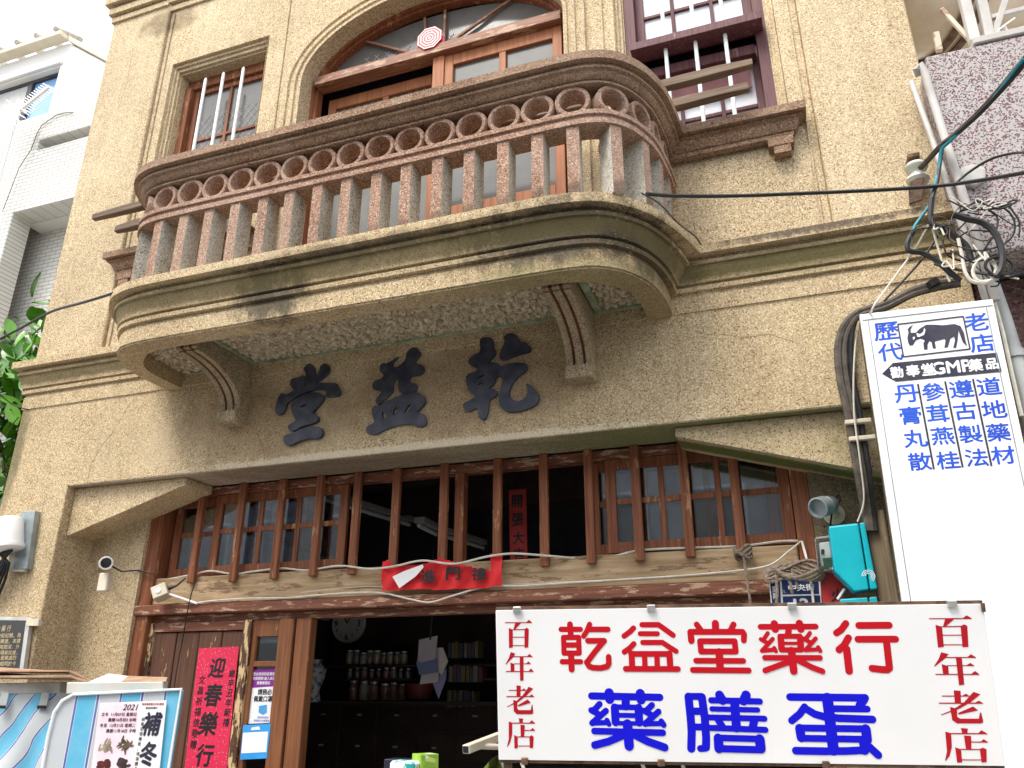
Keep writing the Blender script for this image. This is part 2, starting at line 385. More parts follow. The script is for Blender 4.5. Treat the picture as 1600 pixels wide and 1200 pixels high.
# parapet moulding with a break at the pier
pm=MB()
for (z0,z1,e) in((7.735,7.80,.022),(7.82,7.90,.05),(7.93,8.6,.085)):
    pm.box(XL-e,-5.085,-e,.2,z0+.06,z1+.06 if z1<8 else 8.6).box(-5.085,.475,-e+.03,.029,z0,z1)
    pm.box(.475,XR,-e,.2,z0+.06,z1+.06 if z1<8 else 8.6)
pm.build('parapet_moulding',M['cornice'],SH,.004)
# mouldings round the openings
mo=MB()
prof=[(0,.0),(0,.018),(.028,.018),(.034,.004),(.052,.004),(.058,.022),(.092,.022),(.098,.008),(.118,.008),(.124,.026),(.165,.026),(.172,0)]
mo.loft([[(x,.03-p,z) for x,z in arch(*ARC,4.13,36,w_)] for w_,p in prof],False)
mo.build('arch_moulding',M['plaster_up'],SH)
for nm,(a,b,zb,zt) in(('window_surround',UL),('window_surround',UR)):
    s=MB(); st=[(.002,.027),(.002,.055),(.022,.055),(.022,.075),(.045,.075),(.045,.10),(.058,.10),(.058,.26)]
    s.loft([[(a+w_,y,zb),(a+w_,y,zt-w_*1.5),(b-w_,y,zt-w_*1.5),(b-w_,y,zb)] for w_,y in st],False)
    s.build(nm,M['plaster_up'],SH)
for x,h in((-5.02,.006),(.405,.006),(-.90,.05),(-3.72,.05)): MB().box(x-h,x+h,.017,.0295,4.11,7.7).build('wall_rib',M['plaster_up'],SH,.004)
# sills (the handrail moulding runs on into them)
SILL=[(4.99,.115),(4.934,.115),(4.931,.082),(4.914,.082),(4.912,.092),(4.905,.07),(4.87,.055),(4.845,.04),(4.842,.03),(4.812,.03),(4.80,.0)]
sl=MB(); sl.loft([[(-.9,-e,z),(.29+e,-e,z),(.29+e,.06,z)] for z,e in SILL],False)
sl.add([(-.9,-.115,4.99),(.405,-.115,4.99),(.405,.10,4.99),(-.9,.10,4.99)],[(0,1,2,3)])
sl.box(.16,.31,-.05,.03,4.745,4.802).box(.19,.29,-.045,.03,4.69,4.747)
sl.build('window_sill',M['brown_stone'],SH)
sl=MB(); sl.loft([[(-5.01-e,.06,z),(-5.01-e,-e,z),(-3.7,-e,z)] for z,e in SILL],False)
sl.add([(-5.125,-.115,4.99),(-3.7,-.115,4.99),(-3.7,.10,4.99),(-5.125,.10,4.99)],[(0,1,2,3)])
sl.box(-5.0,-4.85,-.05,.03,4.745,4.802).box(-4.98,-4.88,-.045,.03,4.69,4.747)
sl.build('window_sill',M['brown_stone'],SH)
# cornice
co=MB(); co.loft([[(XL-e,2.0,z),(XL-e,-e,z),(XR,-e,z)] for z,e in CORN],False)
co.add([(XL-.107,-.107,4.105),(XR,-.107,4.105),(XR,.05,4.108),(XL,.05,4.108),(XL-.107,2,4.105)],[(0,1,2,3,4)])
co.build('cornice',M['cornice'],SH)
# lower wall: frieze, piers, brackets, recess walls
lo=MB().plate([(XL,.0),(-5.12,.0),(-5.12,3.03),(.62,3.03),(.62,0),(XR,0),(XR,4.10),(XL,4.10)],[],0,.37)
lo.box(XL,XL+.3,.37,.5,0,4.1)
lo.build('lower_wall',M['plaster'],SH,.006)
MB().box(-5.11,.61,.004,.37,3.028,3.06).build('lintel_soffit',M['soffit'],SH)
MB().plate([(-5.118,2.655),(-4.08,2.966),(-4.08,3.026),(-5.118,3.026)],[],.07,.37).build('corner_bracket',M['plaster'],SH,.008)
MB().plate([(.618,2.62),(-.567,2.969),(-.567,3.026),(.618,3.026)],[],.07,.37).build('corner_bracket',M['brkt_right'],SH,.008)
MB().box(-5.12,-4.61,.33,.42,0,3.02).build('recess_wall',M['plaster'],SH)
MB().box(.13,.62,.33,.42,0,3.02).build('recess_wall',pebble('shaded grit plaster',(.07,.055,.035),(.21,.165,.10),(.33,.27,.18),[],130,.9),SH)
# plaster seam lines under the balcony
M['crack']=noisy('hairline crack',(.16,.11,.065),(.26,.19,.115),30,.95)
for pts in([(-4.62,3.69),(-4.70,3.55),(-4.78,3.42),(-4.88,3.28),(-4.93,3.16),(-4.93,3.06)],[(-3.47,3.33),(-3.44,3.24),(-3.37,3.13),(-3.36,3.05)],[(-.25,3.55),(-.10,3.50),(.02,3.51),(.15,3.44)],[(-5.33,2.95),(-5.30,2.6),(-5.34,2.3),(-5.31,1.9)]):
    P_=[]
    for (a,b),(c,d) in zip(pts,pts[1:]):
        for k in range(5): P_.append((lerp(a,c,k/5)+random.uniform(-.006,.006),.0005,lerp(b,d,k/5)+random.uniform(-.005,.005)))
    P_.append((pts[-1][0],.0005,pts[-1][1])); MB().tube(P_,.0022,4).build('crack',M['crack'],SH)
for pts in([(.75,7.6),(.72,7.2),(.77,6.8),(.74,6.5)],[(-5.45,7.4),(-5.42,7.0),(-5.46,6.6)],[(.30,4.78),(.27,4.5),(.31,4.2)]):
    P_=[]; y_=.0005 if abs(pts[0][0]+2.3)>2.78 else .0305
    for (a,b),(c,d) in zip(pts,pts[1:]):
        for k in range(6): P_.append((lerp(a,c,k/6)+random.uniform(-.008,.008),y_,lerp(b,d,k/6)))
    MB().tube(P_,.002,4).build('crack',M['crack'],SH)
# ------------------------------------------------------------ balcony slab
sb=MB(); emax=.107
sb.loft([ringpts([(lerp(a[0],b[0],1-e/emax),lerp(a[1],b[1],1-e/emax)) for a,b in zip(F,G)],z) for z,e in CORN[:-1]]+[ringpts(G,3.70),ringpts(I_,3.70),ringpts(I_,3.825)],False)
n=len(F)
sb.add(ringpts(F,4.105),[tuple(range(n))]); sb.add(ringpts(I_,3.825),[tuple(range(n))[::-1]])
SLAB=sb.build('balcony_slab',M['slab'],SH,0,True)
st=MB(); 
ico=bmesh.new(); bmesh.ops.create_icosphere(ico,subdivisions=1,radius=1); iv=[v.co.copy() for v in ico.verts]; iff=[tuple(v.index for v in f.verts) for f in ico.faces]; ico.free()
def inside(poly,x,y):
    c=False; j=len(poly)-1
    for i in range(len(poly)):
        xi,yi=poly[i]; xj,yj=poly[j]
        if (yi>y)!=(yj>y) and x<(xj-xi)*(y-yi)/(yj-yi)+xi: c=not c
        j=i
    return c
Ii=offset(I_,-.02)
y=-.03
while y>-.66:
    x=-4.2
    while x<-.62:
        px,py=x+random.uniform(-.014,.014),y+random.uniform(-.012,.012)
        if inside(Ii,px,py) and not(-3.73<px<-3.53) and not(-1.18<px<-.94):
            r=random.uniform(.013,.029); q=Matrix.Rotation(random.uniform(0,6),3,Vector((random.random(),random.random(),random.random()+.1)).normalized())
            sx,sy=random.uniform(.8,1.5),random.uniform(.7,1.1)
            st.add([Vector((px,py,3.823))+q@Vector((v.x*r*sx,v.y*r*sy,v.z*r*.8))*random.uniform(.8,1.12) for v in iv],iff)
        x+=.034
    y-=.031
st.build('rubble_soffit',M['rubble'],SLAB)
tr=MB().box(-4.15,-3.72,-.03,-.001,3.795,3.824).box(-3.54,-1.17,-.03,-.001,3.795,3.824).box(-.985,-.67,-.03,-.001,3.795,3.824).box(-.985,-.945,-.60,-.032,3.795,3.822).box(-3.54,-3.51,-.62,-.032,3.795,3.822)
tr.build('soffit_trim',M['trim_green'],SLAB)
# consoles
def console(x0,x1):
    def pr(s):
        c=[(.58-(.48+s)*math.sin(t),3.44+(.25+s)*math.cos(t)) for t in[math.pi/2*k/14 for k in range(15)]]
        return [(0,3.815),(.64,3.815),(.64,3.745),(.60,3.735),(.60,3.705-0*s)]+([(.56,3.70)] if s==0 else [])+c+([(.10,3.425),(.135,3.42),(.135,3.365),(.105,3.335),(0,3.335)] if s==0 else [(.10-s,3.44),(0,3.44)])
    wd=(x1-x0); cuts=[0,.25,.36,.64,.75,1.0]; body=MB(); gr=MB()
    for k in range(5):
        a,b=x0+wd*cuts[k],x0+wd*cuts[k+1]; P=pr(0 if k%2==0 else .012); 
        tgt=body if k%2==0 else gr
        tgt.slab([(a,-p,z) for p,z in P],(b-a,0,0))
    body.slab([(x0+.002,-p,z) for p,z in[(0,3.815),(.636,3.815),(.636,3.748),(.598,3.738),(.55,3.706),(.0,3.706)]],(wd-.004,0,0))
    body.box(x0+.002,x1-.002,-.132,0,3.337,3.42)
    b=body.build('console',M['console'],SH,.004); gr.build('groove',M['groove_red'],b)
console(-3.715,-3.55); console(-1.165,-1.0)
# ------------------------------------------------------------ railing
hr=MB()
HP=[(4.99,0),(4.934,0),(4.932,-.040),(4.914,-.040),(4.911,-.030),(4.898,-.032),(4.893,-.052),(4.872,-.062),(4.858,-.082),(4.855,-.105),(4.847,-.105),(4.845,-.084),(4.833,-.086),(4.831,-.12),(4.831,-.25),(4.852,-.262),(4.93,-.30),(4.99,-.30),(4.99,0)]
hr.loft([ringpts(offset(Rl,d),z) for z,d in HP],False)
hr.build('handrail',M['brown_stone'],SH,0,True)
mr=MB()
MP=[(4.64,-.078),(4.612,-.078),(4.608,-.094),(4.588,-.094),(4.585,-.082),(4.552,-.082),(4.552,-.235),(4.64,-.235),(4.64,-.078)]
mr.loft([ringpts(offset(Rl,d),z) for z,d in MP],False)
mr.build('middle_rail',M['red_stone'],SH,0,True)
Rc=offset(Rl,-.165); L=[0]
for i in range(1,len(Rc)): L.append(L[-1]+math.dist(Rc[i],Rc[i-1]))
mid=L[len(L)//2]
def frame(s):
    j=max(0,min(len(Rc)-2,max(i for i in range(len(L)) if L[i]<=s))); t=(s-L[j])/(L[j+1]-L[j])
    a,b=Vector((*Rc[j],0)),Vector((*Rc[j+1],0)); tt=(b-a).normalized(); p=a.lerp(b,t); return p,tt
rg=MB(); n=36; Ro,Ri,dd=.1035,.074,.06
rings=[[(r*math.cos(k*2*math.pi/n),yy,r*math.sin(k*2*math.pi/n)) for k in range(n)] for r,yy in((Ri+.004,-dd),(Ro-.006,-dd),(Ro,-dd+.008),(Ro,dd),(Ri,dd),(Ri,-dd+.006))]
rg.loft(rings,True,True)
r0=rg.build('ring',M['red_stone'],SH,0,True); ringmesh=r0.data
g2=MB().box(-.035,.035,-.069,.066,4.106,4.552).build('baluster',M['grey_stone'],SH); 
bal=g2.data; 
front=MB().box(-.035,.035,-.074,-.0692,4.106,4.552).build('baluster_face',M['red_stone'],SH)
bal.materials.append(M['red_stone'])
# front face of every baluster is red, its cheeks grey: one mesh, two materials
bm=bmesh.new(); bm.from_mesh(bal)
for f in bm.faces:
    if f.normal.y<-.9: f.material_index=1
bm.to_mesh(bal); bm.free(); bpy.data.objects.remove(front)
k0=int((mid-.10)/.206); first=True
for k in range(-k0,k0+1):
    p,t=frame(mid+k*.206); nrm=Vector((-t.y,t.x,0)); 
    R3=Matrix(((t.x,nrm.x,0,p.x),(t.y,nrm.y,0,p.y),(0,0,1,0),(0,0,0,1)))
    R3=R3@Matrix.Rotation(random.gauss(0,.03),4,'Z'); R3.translation=Vector((p.x+random.gauss(0,.002),p.y+random.gauss(0,.002),0)); rm=R3@Matrix.Rotation(random.uniform(-.02,.02),4,'X'); rm.translation=Vector((p.x,p.y,4.737+random.gauss(0,.0012)))
    if first:
        r0.matrix_local=Matrix.Translation(-wloc(SH))@rm; g2.matrix_local=Matrix.Translation(-wloc(SH))@R3; first=False
    else:
        inst('ring',ringmesh,SH,rm); inst('baluster',bal,SH,R3)
# ------------------------------------------------------------ characters on the frieze
def glyphs(org, sc, polys):
    mb=MB()
    for i,(poly,holes) in enumerate(polys):
        cv=lambda l:[tuple(at(org[0]+x*sc,org[1]+y*sc,0.0)+Vector((0,-.015-.003*i,0))) for x,y in l]
        mb.slab(cv(poly),(0,0.0145+.003*i,0),[cv(h) for h in holes])
    return mb
def smooth2(poly,it=1):
    for _ in range(it):
        o=[]
        for i,(x,y) in enumerate(poly):
            a=poly[(i+1)%len(poly)]; o+= [(x*.75+a[0]*.25,y*.75+a[1]*.25),(x*.25+a[0]*.75,y*.25+a[1]*.75)]
        poly=o
    return poly
def letter(org,sc,polys):
    m=glyphs(org,sc,[(smooth2(p),[smooth2(h) for h in hs]) for p,hs in polys]); 
    m.build('character',M['ink'],SH,.002,False,1)
letter((420,560),.125,[
 ([(440,135),(500,70),(550,78),(590,125),(598,190),(580,290),(580,400),(450,410),(470,300),(475,200),(455,160)],[]),
 ([(655,110),(700,72),(755,85),(778,130),(770,205),(640,290),(575,330),(575,260),(640,180)],[]),
 ([(285,300),(300,262),(370,255),(465,212),(475,330),(440,410),(340,420),(285,345)],[]),
 ([(180,440),(235,468),(330,410),(480,360),(600,310),(760,320),(850,318),(880,355),(920,440),(880,492),(705,495),(745,440),(690,402),(600,402),(500,430),(380,485),(300,533),(245,575),(235,630),(195,700),(150,722),(108,700),(98,640),(115,570),(150,480)],[]),
 ([(300,560),(420,480),(550,430),(640,440),(720,490),(690,560),(610,640),(560,700),(620,715),(655,770),(620,810),(510,845),(420,870),(380,905),(300,925),(265,890),(262,850),(370,790),(330,740),(300,650)],[[(415,612),(500,572),(482,602),(432,632)]]),
 ([(205,1020),(225,970),(330,950),(450,880),(640,860),(690,890),(705,960),(650,1020),(520,1010),(400,1050),(310,1095),(260,1105),(220,1070)],[])])
letter((560,535),.13333,[
 ([(570,130),(620,72),(690,65),(725,100),(748,160),(690,215),(680,262),(740,262),(788,320),(770,372),(720,400),(618,412),(600,488),(670,480),(702,520),(695,570),(640,605),(530,605),(488,592),(472,540),(480,440),(455,430),(430,470),(415,520),(425,570),(360,650),(280,705),(240,748),(205,700),(230,650),(290,580),(185,562),(168,520),(190,460),(280,430),(310,392),(260,352),(255,290),(290,248),(340,260),(470,172),(478,190),(400,270),(440,310),(540,240),(570,170)],[]),
 ([(165,790),(200,745),(250,755),(330,700),(450,650),(560,600),(690,590),(770,630),(808,700),(760,770),(690,832),(770,845),(800,890),(815,960),(780,992),(720,1002),(620,967),(520,972),(400,1002),(300,1042),(210,1098),(130,1075),(98,1040),(110,990),(205,950),(180,880)],
   [[(282,828),(310,822),(355,885),(308,914)],[(422,795),(478,755),(458,822),(420,870)],[(535,848),(606,735),(636,745),(595,825)]])])
letter((710,510),.13333,[
 ([(300,170),(340,135),(430,135),(470,170),(465,250),(500,300),(490,350),(410,425),(350,475),(230,492),(170,440),(170,400),(230,340),(310,315),(310,240)],[]),
 ([(145,570),(270,540),(270,488),(410,430),(500,430),(560,480),(575,590),(500,592),(480,690),(400,740),(470,735),(522,785),(500,830),(415,870),(410,1000),(380,1092),(340,1112),(290,1060),(290,960),(220,985),(180,1017),(120,982),(108,910),(170,885),(270,822),(200,792),(150,690)],
   [[(280,612),(362,570),(348,598),(286,628)],[(286,682),(354,662),(346,688),(298,704)]]),
 ([(585,130),(640,92),(710,95),(765,150),(760,200),(840,192),(908,260),(900,312),(760,342),(620,402),(560,412),(528,370),(560,280),(600,200)],[]),
 ([(520,520),(560,480),(640,450),(800,430),(872,470),(860,530),(760,600),(690,680),(650,780),(660,850),(730,887),(790,887),(870,820),(870,750),(848,670),(930,720),(992,800),(1007,870),(960,940),(850,990),(700,1017),(610,1007),(550,950),(528,870),(560,720),(590,610),(530,600)],[])])
# ------------------------------------------------------------ upper left window
def grid_lines(mb, x0,x1,z0,z1,Y,step,r=.0025):
    def clip(x,z,dx,dz):
        t0,t1=-99,99
        for p,d,lo_,hi_ in((x,dx,x0,x1),(z,dz,z0,z1)):
            a,b=(lo_-p)/d,(hi_-p)/d
            if a>b:a,b=b,a
            t0=max(t0,a);t1=min(t1,b)
        return (t0,t1) if t1>t0+.02 else None
    k=-40
    while k<80:
        for dx,dz in((1,1.25),(1,-1.25)):
            x,z=x0+k*step,(z0 if dz>0 else z1); c=clip(x,z,dx,dz)
            if c: mb.beam((x+dx*c[0],Y,z+dz*c[0]),(x+dx*c[1],Y,z+dz*c[1]),r*2,r,(0,1,0))
        k+=1
def window(name, x0,x1,z0,z1,Y,wd,frame_m,pane_m,cols,rows,parent,t=.045,mt=.022,pane_y=.02,label=None):
    f=MB(); h=t/2
    f.box(x0,x0+wd,Y,Y+t,z0,z1).box(x1-wd,x1,Y,Y+t,z0,z1).box(x0+wd,x1-wd,Y+.001,Y+t-.001,z1-wd,z1).box(x0+wd,x1-wd,Y+.001,Y+t-.001,z0,z0+wd)
    xs=[x0+wd]+[x for x in cols]+[x1-wd]; 
    for x in cols: f.box(x-mt/2,x+mt/2,Y+.006,Y+t-.006,z0+wd,z1-wd)
    for z in rows: f.box(x0+wd,x1-wd,Y+.008,Y+t-.008,z-mt/2,z+mt/2)
    o=f.build(name,frame_m,parent,.002)
    MB().box(x0+wd-.004,x1-wd+.004,Y+pane_y,Y+pane_y+.004,z0+wd-.004,z1-wd+.004).build('pane',pane_m,o)
    return o
MB().box(-4.87,-3.915,.20,.29,6.86,6.99).box(-4.87,-4.80,.17,.29,4.99,6.86).box(-3.985,-3.915,.17,.29,4.99,6.86).build('window_casing',M['wood_red'],SH,.003)
w1=window('casement_window',-4.80,-3.985,5.0,6.86,.23,.055,M['wood_red'],M['pane_dark'],[-4.39],[6.28,5.65],SH,.05,.03,.024)
g=MB(); grid_lines(g,-4.74,-4.05,5.2,6.55,.251,.085,.0014); g.build('lattice',M['lattice'],w1)
for (u,v) in((322,122),(350,113),(381,105)):
    p=at(u,v,.10); MB().tube([(p.x,.10,4.99),(p.x,.10,p.z-.02),(p.x,.10,p.z)],[.014,.014,.006],8).build('window_bar',M['iron_white'],SH,0,True)
# upper right window
MB().box(-.705,-.63,.10,.26,4.99,7.0).box(.185,.26,.10,.26,4.99,7.0).build('window_casing',M['wood_purple'],SH,.003)
MB().box(-.66,.235,-.02,.12,5.80,5.865).box(-.61,.17,.135,.22,5.66,5.74).build('window_transom',M['wood_purple'],SH,.003)
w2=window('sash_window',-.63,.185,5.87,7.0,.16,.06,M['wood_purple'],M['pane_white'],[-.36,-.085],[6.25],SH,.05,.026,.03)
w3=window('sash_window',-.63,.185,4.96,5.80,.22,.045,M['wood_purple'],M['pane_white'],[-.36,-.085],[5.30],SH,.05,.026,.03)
MB().box(-.50,.12,.205,.213,5.44,5.735).build('curtain',M['pane_curtain'],w3)
for (u,v,u2,v2) in((1039,66,1042,120),(1085,53,1098,190),(1131,41,1147,178)):
    p=at(u,v,.05); x=p.x
    MB().tube([(x,.05,5.0),(x,.05,5.81)],.014,8).build('window_bar',M['iron_white'],SH,0,True)
    MB().tube([(x,.05,5.86),(x,.05,7.04)],.014,8).build('window_bar',M['iron_white'],SH,0,True)
# ------------------------------------------------------------ arched balcony door
AF=MB(); gr=[0,-.055]
AF.loft([[(x,y,z) for x,z in arch(ARC[0],ARC[1]+.01,ARC[2],ARC[3]+.01,4.12,36,w_)] for w_,y in((0,.17),(-.035,.17),(-.035,.20),(-.06,.20),(-.06,.27),(0,.27))],False)
AF.build('door_frame',M['wood_red'],SH)
z1=at(490,124,.15).z; z0=at(492,136,.15).z
MB().box(-3.40,-1.2,.13,.26,z0,z1).build('transom_beam',M['wood_old'],SH,.004)
FL=MB().plate([(x,z) for x,z in arch(ARC[0],ARC[1]-.07,z1+.0,ARC[3]-.08-(z1-6.39),z1+.001)],[],.262,.268).build('fanlight_pane',M['pane_dark'],SH)
fb=MB()
def bar2(mb,a,b,Y,w_,t=.02):
    p=at(*a,Y); q=at(*b,Y); mb.beam(p,q,t,w_,(0,1,0))
bar2(fb,(564,63),(650,85),.235,.022); bar2(fb,(664,28),(666,58),.235,.02); bar2(fb,(704,66),(815,-12),.235,.022); bar2(fb,(696,16),(694,66),.235,.02)
fb.build('glazing_bar',M['wood_old'],FL)
g=MB(); grid_lines(g,-3.0,-2.15,z1+.02,6.72,.259,.10,.003); g.build('lattice',M['lattice'],FL)
def leaf(x0,x1,Y,zt,cols,pane,lat,right):
    a=MB().box(x0,x0+.075,Y,Y+.045,4.12,zt).box(x1-.075,x1,Y,Y+.045,4.12,zt).box(x0+.075,x1-.075,Y+.001,Y+.044,zt-.11,zt).box(x0+.075,x1-.075,Y+.001,Y+.044,4.85,4.97)
    a.box(x0+.075,x1-.075,Y+.015,Y+.03,4.12,4.85)
    for x in cols: a.box(x-.028,x+.028,Y+.003,Y+.042,4.97,zt-.11)
    a.box(x0+.075,x1-.075,Y+.004,Y+.041,5.52,5.57)
    o=a.build('balcony_door',M['wood_orange'],SH,.004)
    MB().box(x0+.07,x1-.07,Y+.03,Y+.034,4.96,zt-.10).build('pane',pane,o)
    if lat:
        g=MB(); grid_lines(g,x0+.08,x1-.08,5.60,zt-.12,Y+.026,.07,.0028); g.build('lattice',M['lattice'],o)
    return o
leaf(-3.36,-2.30,.31,z0-.03,[-2.80],M['pane_mesh'],True,False)
leaf(-2.20,-1.21,.19,z0-.005,[-1.70],M['pane_dark'],False,True)
MB().box(-2.30,-2.20,.175,.30,4.12,z0-.001).build('door_post',M['wood_orange'],SH,.004)
# dark wall behind upper openings
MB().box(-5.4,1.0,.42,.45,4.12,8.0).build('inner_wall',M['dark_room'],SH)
# ------------------------------------------------------------ shopfront joinery
def xz(u,v,Y): p=at(u,v,Y); return p.x,p.z
MB().box(-4.61,-4.50,.36,.50,0.12,3.0).build('jamb_post',M['wood_red'],SH,.004)
MB().box(.035,.13,.36,.50,0.12,3.0).build('jamb_post',M['wood_red'],SH,.004)
MB().box(-4.50,.035,.40,.50,2.965,3.027).build('head_rail',M['wood_red_x'],SH,.003)
MB().box(-4.53,.03,.387,.52,2.168,2.362).build('shopfront_beam',M['wood_raw_x'],SH,.008)
MB().box(-4.62,.0,.335,.50,2.096,2.166).build('door_lintel',M['wood_red_x'],SH,.006)
MB().box(-4.50,.03,.42,.52,2.045,2.095).build('door_head',M['wood_red_x'],SH,.003)
for x in(-4.154,-3.79,-3.447,-3.132,-2.827,-2.52,-2.16,-1.778,-1.46,-1.162,-.865,-.567,-.274):
    j=random.uniform(-.004,.004)
    MB().box(x-.028,x+.028,.345+j,.383+j,2.312+j*2,3.026).build('window_slat',M['wood_red'],SH,.004)
MB().box(-2.11,-2.045,.42,.50,2.362,2.965).build('window_post',M['wood_red'],SH,.003)
MB().box(-2.225,-2.20,.425,.47,2.362,2.965).build('window_post',M['wood_red'],SH,.003)
window('sash_window',-4.07,-2.93,2.372,2.963,.415,.065,M['wood_red'],M['glass'],[-3.66,-3.335],[2.69],SH,.032,.036,.014)
window('sash_window',-4.47,-3.30,2.372,2.963,.462,.065,M['wood_red'],M['glass'],[-4.09,-3.70],[2.69],SH,.032,.036,.014)
window('sash_window',-1.07,.03,2.372,2.963,.415,.065,M['wood_red'],M['glass'],[-.72,-.38],[2.69],SH,.032,.036,.014)
window('sash_window',-1.19,-.05,2.372,2.963,.462,.065,M['wood_red'],M['glass'],[-.83,-.45],[2.69],SH,.032,.036,.014)
# plank door on the left
DR=MB().box(-4.50,-4.46,.40,.46,.13,2.045).box(-3.665,-3.60,.375,.46,.13,2.045)
DR=DR.build('plank_door',M['wood_peel'],SH,.004)
for k in range(4):
    a=-4.458+k*.198; MB().box(a+.003,a+.195,.415+.003*(k%2),.44,.13,1.975).build('door_plank',M['wood_plank'],DR,.005)
MB().box(-4.458,-3.667,.402,.44,1.98,2.043).build('door_rail',M['wood_red_x'],DR,.003)
# narrow glazed door with varnished posts
GD=MB().box(-3.60,-3.565,.40,.445,.13,2.043).box(-3.375,-3.26,.38,.45,.13,2.043).box(-3.565,-3.375,.401,.444,1.93,2.042).box(-3.565,-3.375,.399,.446,1.735,1.772).build('glazed_door',M['wood_brown'],SH,.004)
MB().box(-3.57,-3.37,.425,.429,.3,1.935).build('pane',M['glass'],GD)
MB().box(-3.245,-3.13,.39,.47,.13,2.043).build('door_post',M['wood_brown'],SH,.004)
# ------------------------------------------------------------ dim shop room
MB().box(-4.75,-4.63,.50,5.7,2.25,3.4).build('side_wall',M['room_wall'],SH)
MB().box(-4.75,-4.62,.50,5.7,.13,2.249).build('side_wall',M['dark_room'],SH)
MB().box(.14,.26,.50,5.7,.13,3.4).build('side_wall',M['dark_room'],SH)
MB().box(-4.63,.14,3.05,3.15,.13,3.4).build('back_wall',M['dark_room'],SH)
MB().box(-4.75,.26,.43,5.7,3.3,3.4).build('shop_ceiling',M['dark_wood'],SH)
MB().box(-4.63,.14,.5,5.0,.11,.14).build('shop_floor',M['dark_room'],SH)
for y in(1.1,2.1,3.1,4.1): MB().box(-4.62,.13,y,y+.14,3.12,3.3).build('ceiling_joist',M['dark_wood'],SH)
MB().box(-4.62,-4.42,.52,4.9,2.88,3.1).build('wall_beam',M['dark_wood'],SH)
# ------------------------------------------------------------ flat lettering tools
class Plane:
    def __init__(s,o,ex,ez): s.o=Vector(o); s.ex=Vector(ex).normalized(); s.ez=Vector(ez).normalized(); s.n=s.ex.cross(s.ez)   # n points away from the viewer side? fixed below
    def out(s): 
        n=s.ex.cross(s.ez); return n if n.dot(CAM-s.o)>0 else -n
    def loc(s,u,v): p=on_plane(u,v,s.o,s.n)-s.o; return p.dot(s.ex),p.dot(s.ez)
    def pt(s,a,b,h=0): return s.o+s.ex*a+s.ez*b+s.out()*h
    def mpx(s,u,v): a=s.loc(u-2,v); b=s.loc(u+2,v); return math.dist(a,b)/4
    def mpv(s,u,v): a=s.loc(u,v-2); b=s.loc(u,v+2); return math.dist(a,b)/4
def capsules(mb,pl,strokes,org,sc,h0=.0008):
    i=0
    for pts,wd in strokes:
        loc=[pl.loc(org[0]+x*sc,org[1]+y*sc) for x,y in pts]
        for k in range(len(loc)-1):
            (x0,y0),(x1,y1)=loc[k],loc[k+1]; mid=pts[k]; r=wd*sc*pl.mpx(org[0]+mid[0]*sc,org[1]+mid[1]*sc)/2
            an=math.atan2(y1-y0,x1-x0); ring=[]
            for j in range(9): a=an+math.pi/2+math.pi*j/8; ring.append((x0+r*math.cos(a),y0+r*math.sin(a)))
            for j in range(9): a=an-math.pi/2+math.pi*j/8; ring.append((x1+r*math.cos(a),y1+r*math.sin(a)))
            h=h0+.00005*i; i+=1
            mb.add([pl.pt(a,b,h) for a,b in ring],[tuple(range(len(ring)))])
    return mb
def polys(mb,pl,plist,h0=.0008,dh=.00006,x=None):
    for i,l in enumerate(plist):
        tri=tessellate_polygon([[Vector((a,b,0)) for a,b in l]])
        mb.add([pl.pt(a,b,h0+dh*i) for a,b in l],[tuple(t) for t in tri])
    return mb
def text(name,s,uv,px,pl,m,parent,sx=1.0,off=0,shear=0,h=.001,ls=1.0,rot=0):
    c=bpy.data.curves.new('t','FONT'); c.body=s; c.size=1; c.shear=shear; c.space_line=ls; c.align_x='CENTER'; c.resolution_u=3
    o=bpy.data.objects.new('t',c); COL.objects.link(o)
    bpy.context.view_layer.update()
    me=bpy.data.meshes.new_from_object(o.evaluated_get(bpy.context.evaluated_depsgraph_get()))
    bpy.data.objects.remove(o); bpy.data.curves.remove(c)
    xs=[v.co.x for v in me.vertices]; ys=[v.co.y for v in me.vertices]
    if not xs: return None
    cx,cy=(min(xs)+max(xs))/2,(min(ys)+max(ys))/2; H=max(ys)-min(ys)
    a0,b0=pl.loc(*uv); k=px*pl.mpv(*uv)/H; cr,sr=math.cos(rot),math.sin(rot)
    vs=[(v.co.x-cx,v.co.y-cy) for v in me.vertices]; fs=[tuple(p.vertices) for p in me.polygons]; bpy.data.meshes.remove(me)
    mb=MB(); d=off
    for i,(dx,dy) in enumerate([(0,0)]+([(d,0),(-d,0),(0,d),(0,-d)] if d else [])):
        q=[]
        for x,y in vs:
            a,b=(x+dx)*k*sx,(y+dy)*k; q.append(pl.pt(a0+a*cr-b*sr,b0+a*sr+b*cr,h+.00006*i))
        mb.add(q,fs)
    me=bpy.data.meshes.new(name); me.from_pydata([tuple(v) for v in mb.v],[],mb.f); me.materials.append(m)
    ob=bpy.data.objects.new(name,me); COL.objects.link(ob); attach(ob,parent); return ob
def ppoly(pl,pts,h=0): return [pl.pt(*pl.loc(u,v),h) for u,v in pts]
